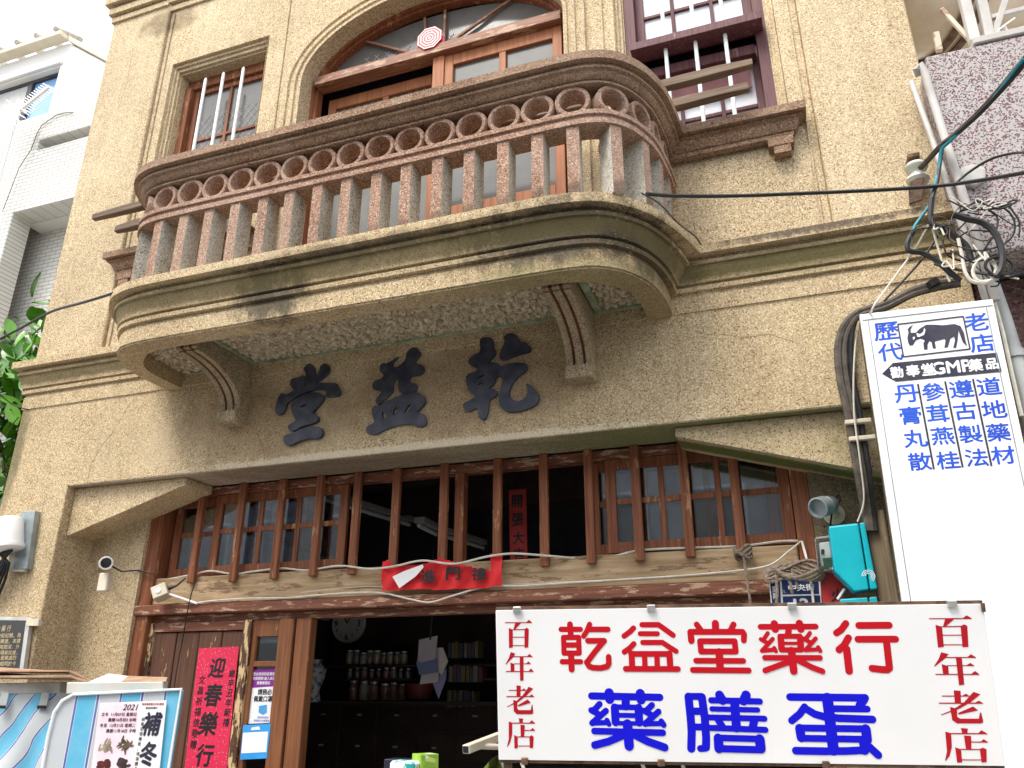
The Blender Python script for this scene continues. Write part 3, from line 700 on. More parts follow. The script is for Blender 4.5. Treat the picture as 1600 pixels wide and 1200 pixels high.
# ------------------------------------------------------------ white street sign
yw,pt_=math.radians(11.13),math.radians(10.11)
ex=Vector((math.cos(yw),math.sin(yw),0)); ez=Vector((math.sin(pt_)*math.sin(yw),-math.sin(pt_)*math.cos(yw),math.cos(pt_)))
SP=Plane((-.2645,-1.1,1.6159),ex,ez); W_,H_=1.8315/2,.5597/2
SG=thing('shop_sign','large white board with red and blue characters in front of the shop doorway','sign',(-.2645,-1.1,1.33))
back=-SP.out()
MB().slab([SP.pt(-W_,-H_),SP.pt(W_,-H_),SP.pt(W_,H_),SP.pt(-W_,H_)],back*.018).build('panel',M['sign_white'],SG,.002)
fr=MB()
for a,b,c,d in((-W_,H_+.006,W_,H_+.006),(-W_,-H_-.006,W_,-H_-.006)):
    fr.beam(SP.pt(a,b,-.012),SP.pt(c,d,-.012),.012,.012,SP.out())
for a in(-W_+.03,W_-.03): fr.beam(SP.pt(a,-H_-.35,-.036),SP.pt(a,H_,-.036),.03,.03,SP.out())
fr.build('sign_frame',M['rust'],SG)
for u in(808,1017,1237,1487):
    a,b=SP.loc(u,946); MB().obox(SP.pt(a,H_+.002,.002),SP.ex*.016,SP.out()*.01,SP.ez*.012).build('clip',M['steel'],SG,.002)
MB().obox(SP.pt(W_-.004,H_-.012,.003),SP.ex*.006,SP.out()*.008,SP.ez*.016).build('clip',M['rust'],SG,.002)
for u in(820,1033,1290): 
    a,b=SP.loc(u,1190); MB().obox(SP.pt(a,-H_-.002,.002),SP.ex*.013,SP.out()*.01,SP.ez*.012).build('clip',M['rust'],SG,.002)
S1,S2,S3=((860,960),.175),((1060,960),.1125),((1240,960),.1125)
def ch(strokes,o,m): return capsules(MB(),SP,strokes,*o).build('character',m,SG)
R_=M['sign_red']; B_=M['sign_blue']
bx=lambda x0,y0,x1,y1,sk=0:[(x0,y0),(x1,y0),(x1+sk,y1),(x0+sk,y1),(x0,y0)]
ch([([(95,133),(268,133)],46),([(175,88),(182,190)],52),(bx(117,205,252,345,5),46),([(120,273),(255,273)],46),([(105,422),(270,422)],46),([(185,350),(190,490)],54),
    ([(350,88),(325,150),(297,193)],46),([(345,133),(513,133)],48),([(335,235),(480,235),(400,330),(325,430)],50),([(325,425),(345,462),(380,475),(450,478),(505,465),(522,440),(520,378)],50)],S1,R_)
ch([([(658,193),(710,155),(742,122)],48),([(818,92),(965,92),(1020,130),(1095,185)],48),([(802,172),(955,172)],44),([(660,335),(710,300),(745,262)],48),([(825,250),(1000,250),(1060,290),(1122,328)],46),
    ([(720,352),(1065,352)],50),([(725,350),(730,480)],54),([(840,355),(845,480)],48),([(950,355),(955,480)],48),([(1062,350),(1070,480)],56),([(672,485),(1138,487)],50)],S1,R_)
ch([([(255,140),(320,230)],82),([(513,125),(518,235)],100),([(765,140),(725,225)],84),([(165,242),(890,242),(912,275),(908,360)],82),([(168,245),(180,365)],90),(bx(300,372,780,515,15),82),([(565,520),(580,760)],105),([(245,642),(900,645)],78),([(200,770),(975,778)],80)],S2,R_)
ch([([(1140,172),(1905,168)],80),([(1332,130),(1345,205)],104),([(1680,125),(1700,205)],104),([(1240,262),(1185,345)],60),([(1145,345),(1245,402)],60),([(1310,340),(1160,505)],60),([(1160,505),(1330,490)],60),([(1330,465),(1355,510)],56),
    ([(1530,225),(1520,290)],90),(bx(1410,303,1690,492,18),72),([(1420,400),(1690,400)],46),([(1420,320),(1432,480)],92),([(1690,320),(1700,480)],92),
    ([(1825,258),(1770,335)],60),([(1735,333),(1830,388)],60),([(1905,333),(1765,495)],60),([(1765,495),(1920,485)],56),([(1940,455),(1968,505)],60),
    ([(1200,600),(1965,602)],76),([(1570,500),(1600,785)],105),([(1560,650),(1400,705),(1205,777)],80),([(1650,630),(1770,690),(1860,735),(2000,788)],80)],S2,R_)
ch([([(725,125),(660,215),(595,258)],96),([(905,153),(1325,150)],98),([(893,345),(1415,343)],97),([(760,325),(700,430),(630,490)],100),([(735,480),(770,785)],106),([(1290,390),(1330,745),(1300,768),(1230,765),(1090,748)],100)],S3,R_)
S4,S5,S6=((900,1065),.1125),((1060,1065),.1125),((1210,1065),.1125)
ch([([(215,198),(1165,218)],96),([(460,157),(468,242)],130),([(893,167),(903,250)],130),([(328,310),(250,395)],84),([(212,396),(320,455)],84),([(415,405),(225,575)],84),([(218,575),(440,568)],70),([(430,535),(458,590)],70),
    ([(690,265),(690,340)],115),([(540,352),(865,358)],74),([(538,360),(550,560)],112),([(868,365),(878,565)],112),([(560,575),(880,580)],60),([(580,465),(850,470)],66),
    ([(1055,325),(980,400)],84),([(935,400),(1040,455)],80),([(1145,415),(960,585)],84),([(960,585),(1190,580)],70),([(1185,550),(1218,600)],80),
    ([(255,685),(1205,708)],88),([(715,590),(738,890)],132),([(650,745),(450,830),(260,880)],102),([(830,745),(1000,830),(1232,912)],106)],S4,B_)
ch([([(140,210),(170,500),(185,700),(178,928)],114),([(140,205),(325,205)],94),([(325,215),(365,500),(385,780),(382,910)],112),([(370,925),(305,928)],92),([(170,410),(360,410)],98),([(190,628),(370,630)],92),
    ([(570,185),(615,260)],122),([(940,188),(905,265)],130),([(455,258),(1130,275)],85),([(465,378),(1100,392)],72),([(400,495),(1195,513)],80),([(780,290),(805,640)],125),([(555,540),(615,625)],96),([(1050,545),(1030,640)],112),([(440,640),(1208,668)],82),
    ([(535,778),(1140,795)],88),([(553,785),(562,925)],130),([(1128,800),(1142,925)],138),([(560,928),(1150,945)],96)],S5,B_)
ch([([(215,213),(1260,225)],105),([(735,230),(820,950)],152),([(1245,245),(1185,330)],118),([(800,375),(1288,380)],94),([(420,352),(350,450),(240,540)],102),([(450,385),(560,450),(700,490),(900,508),(1362,524)],105),
    ([(335,642),(1275,655)],95),([(350,650),(372,775)],128),([(370,785),(1275,800)],94),([(1268,660),(1285,800)],138),([(295,958),(700,965),(1000,962),(1250,950)],105),([(1240,830),(1250,950)],132),([(1300,890),(1440,1018)],110)],S6,B_)
SER=[[ # four serif characters, traced polygons
 [(92,106),(252,106),(272,88),(296,110),(292,113),(92,113)],[(168,112),(212,112),(166,163),(155,160)],[(120,150),(150,162),(150,295),(122,300)],[(238,160),(255,147),(270,158),(266,295),(238,298)],[(149,159),(240,157),(240,164),(149,166)],[(149,215),(240,215),(240,221),(149,221)],[(149,278),(240,278),(240,284),(149,284)]],
 [[(135,330),(170,342),(150,372),(98,425),(96,420),(120,375)],[(148,361),(258,361),(275,343),(297,363),(297,368),(146,368)],[(158,415),(250,415),(268,400),(285,417),(285,421),(158,421)],[(132,408),(162,420),(162,474),(135,474)],[(98,472),(268,472),(287,453),(306,475),(304,479),(98,479)],[(202,365),(230,368),(230,543),(205,546)]],
 [[(178,580),(210,583),(207,663),(178,663)],[(120,614),(217,614),(235,602),(250,617),(248,621),(120,621)],[(102,660),(273,660),(293,647),(312,665),(310,668),(102,668)],[(270,590),(303,605),(250,660),(190,705),(110,743),(105,740),(160,710),(220,660)],[(153,688),(185,700),(183,752),(195,765),(285,765),(303,768),(303,790),(290,796),(180,796),(158,775)],[(292,725),(298,725),(302,768),(284,768)],[(187,729),(262,685),(285,710),(193,738)]],
 [[(195,826),(228,830),(224,862),(200,862)],[(143,859),(275,859),(292,840),(318,863),(318,867),(143,867)],[(120,850),(147,860),(145,950),(130,1010),(110,1042),(107,1038),(120,980)],[(207,875),(240,878),(236,964),(210,964)],[(234,914),(284,914),(298,898),(318,918),(316,921),(234,921)],[(160,952),(187,965),(187,1050),(163,1053)],[(275,965),(290,953),(307,965),(302,1048),(278,1051)],[(186,962),(278,962),(278,969),(186,969)],[(186,1031),(279,1031),(279,1037),(186,1037)]]]
L0=[[[SP.loc(770+x*.20833,950+y*.20833) for x,y in pg] for pg in c] for c in SER]
a0=SP.loc(770+92*.20833,950+107*.20833); a1=SP.loc(770+302*.20833,950+1048*.20833)
b0=SP.loc(1430+103*.20833,950+77*.20833); b1=SP.loc(1430+535*.20833,950+1155*.20833)
for c in L0: polys(MB(),SP,c).build('character',M['serif_red'],SG)
ka=(b1[0]-b0[0])/(a1[0]-a0[0]); kb=(b1[1]-b0[1])/(a1[1]-a0[1])
for c in L0: polys(MB(),SP,[[(b0[0]+(x-a0[0])*ka,b0[1]+(y-a0[1])*kb) for x,y in pg] for pg in c]).build('character',M['serif_red'],SG)
# ------------------------------------------------------------ tall white light box with the ox
aa=math.radians(1.3); LP=Plane((.77,-.35,2.6),(math.cos(aa),0,-math.sin(aa)),(math.sin(aa),0,math.cos(aa)))
LB=thing('light_box_sign','tall white box sign with an ox drawing and blue characters on the right pier','sign',(.77,-.3,.9))
tl=LP.loc(1343,491); trr=LP.loc(1551,467); x0,x1,zt=tl[0],trr[0],(tl[1]+trr[1])/2; zb=-2.0
def lb(a0,a1,b0,b1,d0,d1,m,name,bv=.003): return MB().slab([LP.pt(a0,b0,-d0),LP.pt(a1,b0,-d0),LP.pt(a1,b1,-d0),LP.pt(a0,b1,-d0)],-LP.out()*(d1-d0)).build(name,m,LB,bv)
nb=NB('faded white light box face'); f1=nb.noise(9,5,.6); f2=nb.vor((26,26,26),'Distance'); mk=nb.blob((.95,-.35,1.2),(.5,1,.75))
cc=nb.mix(nb.math('MULTIPLY',nb.ramp(f2,[(.25,0.0),(.5,1.0)]),nb.math('MULTIPLY',mk,.35)),(.82,.82,.82),(.62,.53,.45)); cc=nb.mix(nb.math('MULTIPLY',nb.ramp(f1,[(.5,0.0),(.75,1.0)]),.12),cc,(.5,.5,.47))
M['lightbox']=nb.done(cc,.4)
lb(x0,x1,zb,zt,0,.03,M['lightbox'],'face'); lb(x0+.004,x1-.004,zb,zt-.003,.03,.14,pebble('mossy side metal',(.03,.03,.01),(.12,.10,.05),(.25,.22,.13),[],60,.8),'box')
fm=MB(); 
for a,b,c,d in((x0+.01,zt-.035,x1-.006,zt-.035),(x0+.035,zb,x0+.035,zt-.04),(x1-.035,zb,x1-.035,zt-.04)):
    fm.beam(LP.pt(a,b,.0015),LP.pt(c,d,.0015),.0035,.003,LP.out())
fm.build('edge_line',M['grey_metal'],LB)
cols=[[('丹',1416,615),('膏',1422.5,649),('丸',1430,685),('散',1437,721)],[('參',1458,612),('茸',1465,646),('燕',1472.6,681),('桂',1481,719)],[('遵',1502,607.5),('古',1507.6,642),('製',1516,678),('法',1525.5,715)],[('道',1545,603.6),('地',1553,639.5),('藥',1559.6,675.5),('材',1567,711)],[('歷',1384.7,517.7),('代',1391,550),('老',1525,503),('店',1534,536)]]
for c in cols:
    for s,u,v in c: text('character',s,(u,v),27,LP,M['sky_blue'],LB,1.12,.016)
rl=MB()
for a,b in(((1434,600),(1459,733)),((1476.5,596),(1504,730)),((1520,592),(1549,728))):
    p,q=LP.loc(*a),LP.loc(*b); rl.beam(LP.pt(*p,.002),LP.pt(*q,.002),.008,.002,LP.out())
rl.build('column_line',M['navy'],LB)
c4=lambda l:[(1340+x*.1625,460+y*.1625) for x,y in l]
fr=c4([(385,288),(1015,212),(1080,525),(440,600)]); pm=MB()
for i in range(4):
    p,q=LP.loc(*fr[i]),LP.loc(*fr[(i+1)%4]); pm.beam(LP.pt(*p,.002),LP.pt(*q,.002),.006,.002,LP.out())
pm.build('picture_frame',M['navy'],LB)
ox=[c4([(485,462),(478,420),(488,372),(560,368),(600,328),(660,292),(740,292),(820,298),(930,285),(988,305),(1022,370),(1038,450),(1052,502),(1010,460),(988,400),(968,345),(965,400),(962,440),(946,515),(918,515),(935,450),(928,405),(892,425),(866,510),(833,512),(845,450),(836,428),(760,448),(742,452),(752,520),(723,520),(712,462),(690,448),(672,482),(672,530),(638,530),(632,470),(648,442),(605,425),(560,442),(530,490),(500,492)]),
    c4([(490,372),(480,338),(494,318),(532,292),(508,340),(512,368)])]
polys(MB(),LP,[[LP.loc(*p) for p in q] for q in ox],.002).build('ox_drawing',M['navy'],LB)
hn=[c4([(565,372),(600,385),(630,362),(640,322),(652,345),(640,390),(590,412),(572,408)]),c4([(528,415),(548,408),(550,428),(535,440)]),c4([(580,440),(612,438),(600,466)])]
polys(MB(),LP,[[LP.loc(*p) for p in q] for q in hn],.0032).build('ox_horn',M['white'],LB)
ar=[c4([(235,765),(340,660),(1340,560),(1385,745),(370,840)])]
polys(MB(),LP,[[LP.loc(*p) for p in q] for q in ar],.002).build('arrow_band',M['navy'],LB)
for s,u,v,h_ in(('勸',375,752,105),('奉',530,736,110),('堂',680,722,110),('GMP',900,700,112),('藥',1130,682,112),('品',1290,668,100)):
    p=c4([(u,v)])[0]; text('character',s,p,h_*.1625,LP,M['white'],LB,.98,.035 if s!='GMP' else .03,0,.003)
# ------------------------------------------------------------ long planks inside the balcony
for z,x0_,x1_ in((5.275,-5.21,.13),(5.10,-4.93,.085)):
    t=MB()
    pts=[]; n_=26
    rg_=[]
    for i in range(n_+1):
        x=lerp(x0_,x1_,i/n_); w_=.030+random.uniform(-.003,.003); h_=.034+random.uniform(-.004,.004); dz=.012*math.sin(i*.5)+.02*(1-i/n_)
        if i in(0,n_): w_*=.7; h_*=.75
        rg_.append([(x,-.20+a*w_,z+dz+b*h_) for a,b in((-1,-.8),(-.8,-1),(.8,-1),(1,-.8),(1,.8),(.8,1),(-.8,1),(-1,.8))])
    t.loft(rg_,True,False,True)
    tag(t.build('plank',M['plank']),'long weathered wooden plank across the upper windows, '+('higher one of the two' if z>5.2 else 'lower and shorter one of the two'),'plank','planks behind the balcony')
# ------------------------------------------------------------ octagonal bagua plaque
p=at(671,59,.12); BP=Plane((p.x,.12,p.z),(1,0,0),(0,0,1))
BG=thing('bagua_plaque','red and white octagonal bagua plaque on the transom of the arched door','plaque',p)
def octa(r,rot=math.pi/8): return [(r*math.cos(rot+k*math.pi/4),r*math.sin(rot+k*math.pi/4)) for k in range(8)]
MB().slab([BP.pt(a,b) for a,b in octa(.118)],(0,.014,0)).build('board',M['sign_red'],BG)
MB().slab([BP.pt(a,b,-.015) for a,b in((-.12,-.15),(.13,-.13),(.12,.0),(-.11,.0))],(0,.006,0)).build('red_backing',M['red_paper'],BG)
mb=MB()
for r in(.114,.088,.062,.036):
    o_,i_=octa(r),octa(r-.0085)
    for k in range(8):
        l=(k+1)%8; mb.add([BP.pt(*o_[k],.001),BP.pt(*o_[l],.001),BP.pt(*i_[l],.001),BP.pt(*i_[k],.001)],[(0,1,2,3)])
mb.add([BP.pt(a,b,.0012) for a,b in octa(.012)],[tuple(range(8))])
mb.build('white_line',M['white'],BG)
# ------------------------------------------------------------ red papers
def paper(name,label,cat,pts,Y,m,thick=.003,group=None):
    pl=Plane((at(*pts[0],Y)),(1,0,0),(0,0,1)); poly=ppoly(pl,pts)
    t=thing(name,label,cat,sum(poly,Vector())/len(poly)); 
    MB().slab(poly,(0,thick,0)).build('sheet',m,t); return pl,t
nb=NB('gold flecked red paper'); v_=nb.vor((70,70,70),'Distance'); M['fleck']=nb.done(nb.mix(nb.ramp(v_,[(.0,1.0),(.13,1.0),(.16,0.0)],'LINEAR'),nb.mix(nb.noise(30),(.58,.012,.06),(.68,.025,.09)),(.85,.62,.45)),.6)
pl,t=paper('couplet_paper','pink red couplet paper with black brush characters on the plank door','couplet',[(311,1013),(373,1010),(353,1210),(287,1210)],.370,M['fleck'])
for s,u,v,h_ in(('迎',339,1043,30),('春',333,1086,34),('樂',325,1131,36),('行',320,1180,34)): text('character',s,(u,v),h_,pl,M['blackink'],t,.98,.028,.12)
text('small_character','歲\n辛\n丑\n年\n新\n禧',(358,1090),88,pl,M['blackink'],t,1.0,.02,.1,.001,1.15)
text('small_character','文\n昌\n祈\n福\n信\n敬\n贈',(309,1112),112,pl,M['blackink'],t,1.0,.02,.1,.001,1.2)
MB().slab(ppoly(pl,[(301,1139),(307,1139),(306,1148),(300,1148)],.001),(0,.001,0)).build('seal',M['sign_red'],t)
pl,t=paper('hanging_banner','dim red vertical banner with black characters hanging inside the shop window','banner',[(795,766),(822,764),(824,872),(797,875)],.85,M['red_dim'])
for s,u,v in(('開',808,783),('張',809,812),('大',810,840),('吉',811,866)): text('character',s,(u,v),19,pl,M['blackink'],t,.92,.03)
# torn red cloth across the beam
pl=Plane(at(690,900,.315),(1,0,0),(0,0,1)); TC=thing('torn_banner','torn red cloth banner with characters nailed across the raw wooden beam','banner',at(690,920,.315))
outl=[(598,924),(599,878),(609,875),(612,884),(616,884),(655,883),(690,873),(732,885),(768,892),(769,867),(784,866),(785,915),(760,919),(690,921)]
q=[pl.loc(*p) for p in outl]
cl=MB(); n0=30
xs0=min(a for a,b in q); xs1=max(a for a,b in q); zs0=min(b for a,b in q); zs1=max(b for a,b in q)
nx,nz=70,24; vid={}
def cloth_h(a,b): return .012+.010*math.sin(a*23+b*9)+.007*math.sin(a*51-b*30)
for i in range(nx):
    for j in range(nz):
        cs=[(xs0+(xs1-xs0)*(i+di)/nx,zs0+(zs1-zs0)*(j+dj)/nz) for di,dj in((0,0),(1,0),(1,1),(0,1))]
        cx=sum(c[0] for c in cs)/4; cy=sum(c[1] for c in cs)/4
        if inside(q,cx,cy):
            ids=[]
            for c in cs:
                k=(round(c[0],5),round(c[1],5))
                if k not in vid: vid[k]=len(cl.v); cl.v.append(tuple(pl.pt(c[0],c[1],cloth_h(*c))))
                ids.append(vid[k])
            cl.f.append(tuple(ids))
cl.build('cloth',M['red_cloth'],TC,0,True)
tp=Plane(pl.pt(0,0,.036),(1,0,0),(0,0,1))
for s,u,v,h_ in(('進',669,900,19),('門',708,896,19),('禮',748,897,18)): text('character',s,(u,v),h_,tp,M['blackink'],TC,1.3,.03)
fl=MB(); fl.slab(ppoly(Plane(pl.pt(0,0,.045),(1,0,0),(0,0,1)),[(613,901),(630,893),(660,882),(662,886),(650,900),(624,919)]),(0,.002,0)); fl.build('folded_corner',M['white'],TC)
# ------------------------------------------------------------ notices behind the narrow door
pl,t=paper('notice_sheet','white and purple notice with a blue mask picture behind the narrow door glass','notice',[(393,1047),(434,1045),(430,1129),(386,1131)],.418,M['sign_white'])
MB().slab(ppoly(pl,[(393,1047),(434,1045),(432,1072),(391,1075)],.001),(0,.001,0)).build('heading',noisy('purple print',(.22,.02,.28),(.27,.03,.32),5,.5),t)
for s,u,v,h_,m in(('配合政府防疫規定',413,1053,5,'white'),('防疫期間‧進入本店',412.5,1060,5,'white'),('應實聯登記',412,1067,5,'white')):text('line',s,(u,v),h_,pl,M[m],t,1.0,.02,0,.0022,1.0)
text('line','請務必',(414,1081),9,pl,M['navy'],t,.95,.03); text('line','佩戴口罩',(411,1092),9,pl,M['navy'],t,.95,.03)
text('line','感謝您的配合',(411,1121),3.5,pl,M['sky_blue'],t); text('line','保護自己也保護他人',(410,1126),3.5,pl,M['sky_blue'],t)
mk=MB().slab(ppoly(pl,[(405,1103),(417,1101),(417,1113),(411,1117),(404,1113)],.0015),(0,.001,0)); mk.build('mask_picture',noisy('print blue',(.05,.30,.62),(.08,.36,.7),4,.5),t)
pl,t=paper('payment_card','bright blue and white payment card stuck low on the narrow door','card',[(380,1133),(423,1131),(417,1185),(375,1187)],.376,noisy('card blue',(.03,.28,.68),(.05,.34,.75),6,.4))
MB().slab(ppoly(pl,[(380,1145),(419,1143),(416,1175),(377,1177)],.001),(0,.001,0)).build('white_field',M['sign_white'],t)
MB().slab(ppoly(pl,[(393,1137),(405,1135),(407,1140),(392,1141)],.0012),(0,.001,0)).build('cloud_mark',M['sign_white'],t)
# ------------------------------------------------------------ things inside the shop
def box_thing(name,label,cat,c,sx,sy,sz,m,group=None,bev=.003):
    o=MB().box(c[0]-sx/2,c[0]+sx/2,c[1]-sy/2,c[1]+sy/2,c[2]-sz/2,c[2]+sz/2).build(name,m,None,bev); return tag(o,label,cat,group)
p=at(543,974,2.85); CK=thing('wall_clock','round white wall clock hanging in the dark doorway','clock',p)
MB().lathe([(.0,.0),(.175,.0),(.19,-.015),(.19,-.04),(0,-.04)],p,(0,-1,0),32).build('case',noisy('yellowed clock face',(.45,.45,.42),(.55,.55,.5),4,.5),CK,0,True)
CP=Plane(p+Vector((0,-.003,0)),(1,0,0),(0,0,1))
for k,s in((3,'3'),(6,'6'),(9,'9'),(12,'12'),(5,'5'),(7,'7'),(4,'4'),(8,'8')):
    a=math.radians(90-30*k); q=CP.pt(.13*math.cos(a),.13*math.sin(a)); d=(RC.inverted()@(q-CAM)); uv=(800+FPX*d.x/-d.z,600-FPX*d.y/-d.z); text('numeral',s,uv,10 if k%3==0 else 5,CP,M['navy'],CK,1,.02)
MB().beam(p+Vector((-.03,-.012,.05)),p+Vector((.005,-.012,0)),.012,.003,(0,1,0)).beam(p+Vector((.06,-.014,.09)),p+Vector((0,-.014,0)),.008,.003,(0,1,0)).build('hand',M['blackink'],CK)
# medicine cabinet along the back
cy=2.5
CB=thing('medicine_cabinet','dark wooden medicine cabinet with drawers and shelves at the back of the shop','cabinet',(-2.5,cy,.14))
zs=at(600,1095,cy).z
cbm=MB().box(-4.5,-.3,cy+.05,cy+.45,.14,zs-.03).box(-4.52,-.28,cy-.30,cy+.46,zs-.03,zs); cbm.box(-4.5,-.3,cy+.42,cy+.46,zs,2.7)
cbm.build('carcass',M['dark_wood'],CB)
for r in range(4):
    for c in range(11):
        x=-4.3+c*.38; z=zs-.12-r*.26
        d=MB().box(x-.17,x+.17,cy+.03,cy+.05,z-.11,z+.11).build('drawer',M['dark_wood'],CB,.004)
        MB().box(x-.02,x+.02,cy+.01,cy+.03,z-.008,z+.008).build('handle',M['steel'],d)
for v_ in(1060,1039): 
    z=at(600,v_,cy).z; MB().box(-4.3,-1.9,cy+.0,cy+.3,z-.02,z).build('shelf',M['dark_wood'],CB)
for v_ in(1028,1066,1105,1140):
    z=at(730,v_,cy).z; MB().box(-1.9,-.3,cy-.1,cy+.3,z-.02,z).build('shelf',M['dark_wood'],CB)
M['jar']=noisy('glass jar of herbs',(.10,.09,.09),(.22,.17,.14),14,.15,0,0,4,.3,.7,.8); M['jar_c']=noisy('glass jar of pale roots',(.20,.16,.10),(.32,.27,.2),16,.15,0,0,4,.3,.7,.8); M['jar_b']=noisy('glass jar of red herbs',(.14,.06,.05),(.22,.12,.09),16,.15,0,0,4,.3,.7,.8); M['lid']=noisy('jar lid',(.16,.03,.03),(.22,.05,.05),5,.3)
def jar(u,v,vt,m,label,group):
    b=at(u,v,cy+.08+random.uniform(-.03,.03)); h_=(at(u,vt,cy+.08).z-b.z)*random.uniform(.82,1.08); r=h_*random.uniform(.26,.34)
    j=thing('jar',label,'jar',b,group)
    MB().lathe([(r*.9,0),(r,.01),(r,h_*.72),(r*.72,h_*.82),(r*.72,h_*.88)],b,(0,0,1),14).build('glass_body',random.choice([m,m,M['jar_c'],M['jar_b']]),j,0,True)
    MB().lathe([(r*.78,h_*.86),(r*.8,h_*.98),(0,h_)],b,(0,0,1),14).build('lid',M['steel'],j,0,True)
for i in range(9): jar(546+i*10.6,1038,1017,M['jar'],'small glass jar in the upper row on the dim back shelves','jars in the upper row')
for i in range(9): jar(546+i*11.4,1062,1043,M['jar'],'small glass jar in the middle row on the dim back shelves','jars in the middle row')
for i,u in enumerate((551,568,583,601,615,629)): jar(u,1094,1064,M['jar_b'],'large herb jar in the lowest row standing on the cabinet top','jars on the cabinet top')
b=at(655,1092,cy-.05); tag(MB().lathe([(.10,0),(.14,.13),(.15,.13),(.135,.12),(0,.1)],b,(0,0,1),20).build('tub',noisy('dull red plastic',(.10,.015,.012),(.14,.025,.02),5,.5),None,0,True),'dull red plastic tub on the dark cabinet top','tub')
bc=[(.13,.08,.035),(.13,.11,.04),(.035,.045,.09),(.10,.035,.03),(.13,.12,.11),(.04,.05,.05)]
bm_=[noisy('book cover %d'%i,c,tuple(x*1.3 for x in c),6,.6) for i,c in enumerate(bc)]
for (u0,u1,vb,vt) in((705,752,1066,1040),(703,745,1105,1080),(703,750,1028,1003)):
    i=0; u=u0
    while u<u1:
        b=at(u,vb,cy-.02); tp_=at(u,vt+random.uniform(-2,3),cy-.02); wd=random.uniform(.022,.045)
        box_thing('book','book standing in a row on the right back shelves','book',(b.x,b.y+.05,(b.z+tp_.z)/2),wd,.14,max(.05,tp_.z-b.z),bm_[(i*5+int(vb))%6],'books on the back shelves')
        u+=wd*190; i+=1
# bundle of papers hanging in the doorway
p=at(672,1000,1.3); PB=thing('paper_bundle','bundle of grey receipts and papers hanging in the dark doorway','papers',p)
for i,(pts,c) in enumerate([([(655,1000),(684,993),(680,1030),(652,1037)],(.30,.27,.29)),([(650,1034),(682,1028),(684,1050),(655,1055)],(.10,.12,.22)),([(682,1012),(692,1012),(700,1033),(690,1055),(676,1040)],(.32,.29,.27)),([(660,1048),(688,1040),(684,1066),(656,1069)],(.30,.27,.27)),([(676,1066),(698,1045),(697,1062),(686,1092)],(.14,.14,.24))]):
    pl=Plane(at(672,1030,1.3+.015*i),(1,.15*(i-2),0),(0,.05,1)); MB().slab(ppoly(pl,pts),(0,.006,0)).build('paper',noisy('paper %d'%i,c,tuple(x*1.2 for x in c),6,.8),PB)
MB().tube([p+Vector((0,0,.7)),p+Vector((.01,0,.2)),p],.006,6).build('string',M['black'],PB)
b=at(488,1097,2.2); VS=thing('porcelain_vase','white porcelain vase with blue pattern just inside the door post','vase',b)
MB().lathe([(.06,0),(.07,.01),(.055,.1),(.10,.22),(.105,.28),(.05,.33),(.06,.36)],b,(0,0,1),20).build('body',noisy('blue white porcelain',(.10,.12,.22),(.5,.5,.48),24,.2,0,0,4,.42,.5),VS,0,True)
# fluorescent fittings
for a,b_,lab in(((508,771,1.0),(640,812,2.5),'long grey fluorescent fitting on the ceiling, seen through the left panes'),((690,828,2.3),(755,848,3.0),'short white fluorescent fitting behind the middle window post'),((655,812,1.5),(682,826,1.9),'boxy white lamp holder left of the middle window post')):
    p,q=at(*a),at(*b_); f=thing('ceiling_lamp',lab,'lamp',p)
    MB().beam(p,q,.10,.05).build('fitting',M['room_wall'],f,.004); MB().tube([p+Vector((0,0,-.05)),q+Vector((0,0,-.05))],.018,8).build('tube',M['sign_white'],f,0,True)
# ------------------------------------------------------------ cables on the beam
def cable(name,label,pts,r,m,group=None,n=6,sm=True,cat='cable'):
    P=[at(*p) for p in pts]
    if sm and len(P)>2:
        o=[]
        for i in range(len(P)-1):
            p0=P[max(i-1,0)];p1=P[i];p2=P[i+1];p3=P[min(i+2,len(P)-1)]
            for k in range(6):
                t=k/6; o.append(.5*((2*p1)+(-p0+p2)*t+(2*p0-5*p1+4*p2-p3)*t*t+(-p0+3*p1-3*p2+p3)*t**3))
        o.append(P[-1]); P=o
    return tag(MB().tube(P,r,n).build(name,m,None,0,True),label,cat,group)
y=.395
cable('cable','white cable looping along the sill of the shop windows',[(264,905,y),(300,898,y),(330,892,y),(365,897,y),(395,893,y),(440,888,y),(480,891,y),(530,884,.34),(580,889,.31),(620,884,.28),(660,876,.27),(710,881,.27),(760,870,.28),(800,865,.3),(850,868,.31),(900,872,y),(945,872,y),(1000,860,y),(1080,856,y),(1160,853,y),(1215,846,y),(1252,845,.37)],.007,M['cream_cable'])
y=.325
cable('cable','white cable sagging along the red door lintel',[(308,942,y),(340,938,y),(390,935,y),(450,934,y),(520,928,y),(590,926,y),(640,936,.31),(672,941,.31),(710,930,.31),(760,917,y),(820,915,y),(900,910,y),(980,905,y),(1060,900,y),(1140,893,y),(1200,884,y),(1232,862,y),(1251,846,.35)],.006,M['cream_cable'])
cable('cable','thin pale wire running along the lower edge of the raw beam',[(470,926,.33),(560,917,.378),(640,918,.378),(800,913,.378),(950,906,.378),(1150,894,.378)],.003,M['cream_cable'])
cable('cable','white cable hanging past the blue number plate',[(1253,846,.33),(1262,880,.25),(1268,915,.2),(1272,950,.2)],.007,M['cream_cable'])
cable('cable','thin black wire hanging down the plank door',[(306,905,.31),(296,940,.31),(285,1000,.355),(274,1060,.36),(268,1120,.36)],.004,M['black'])
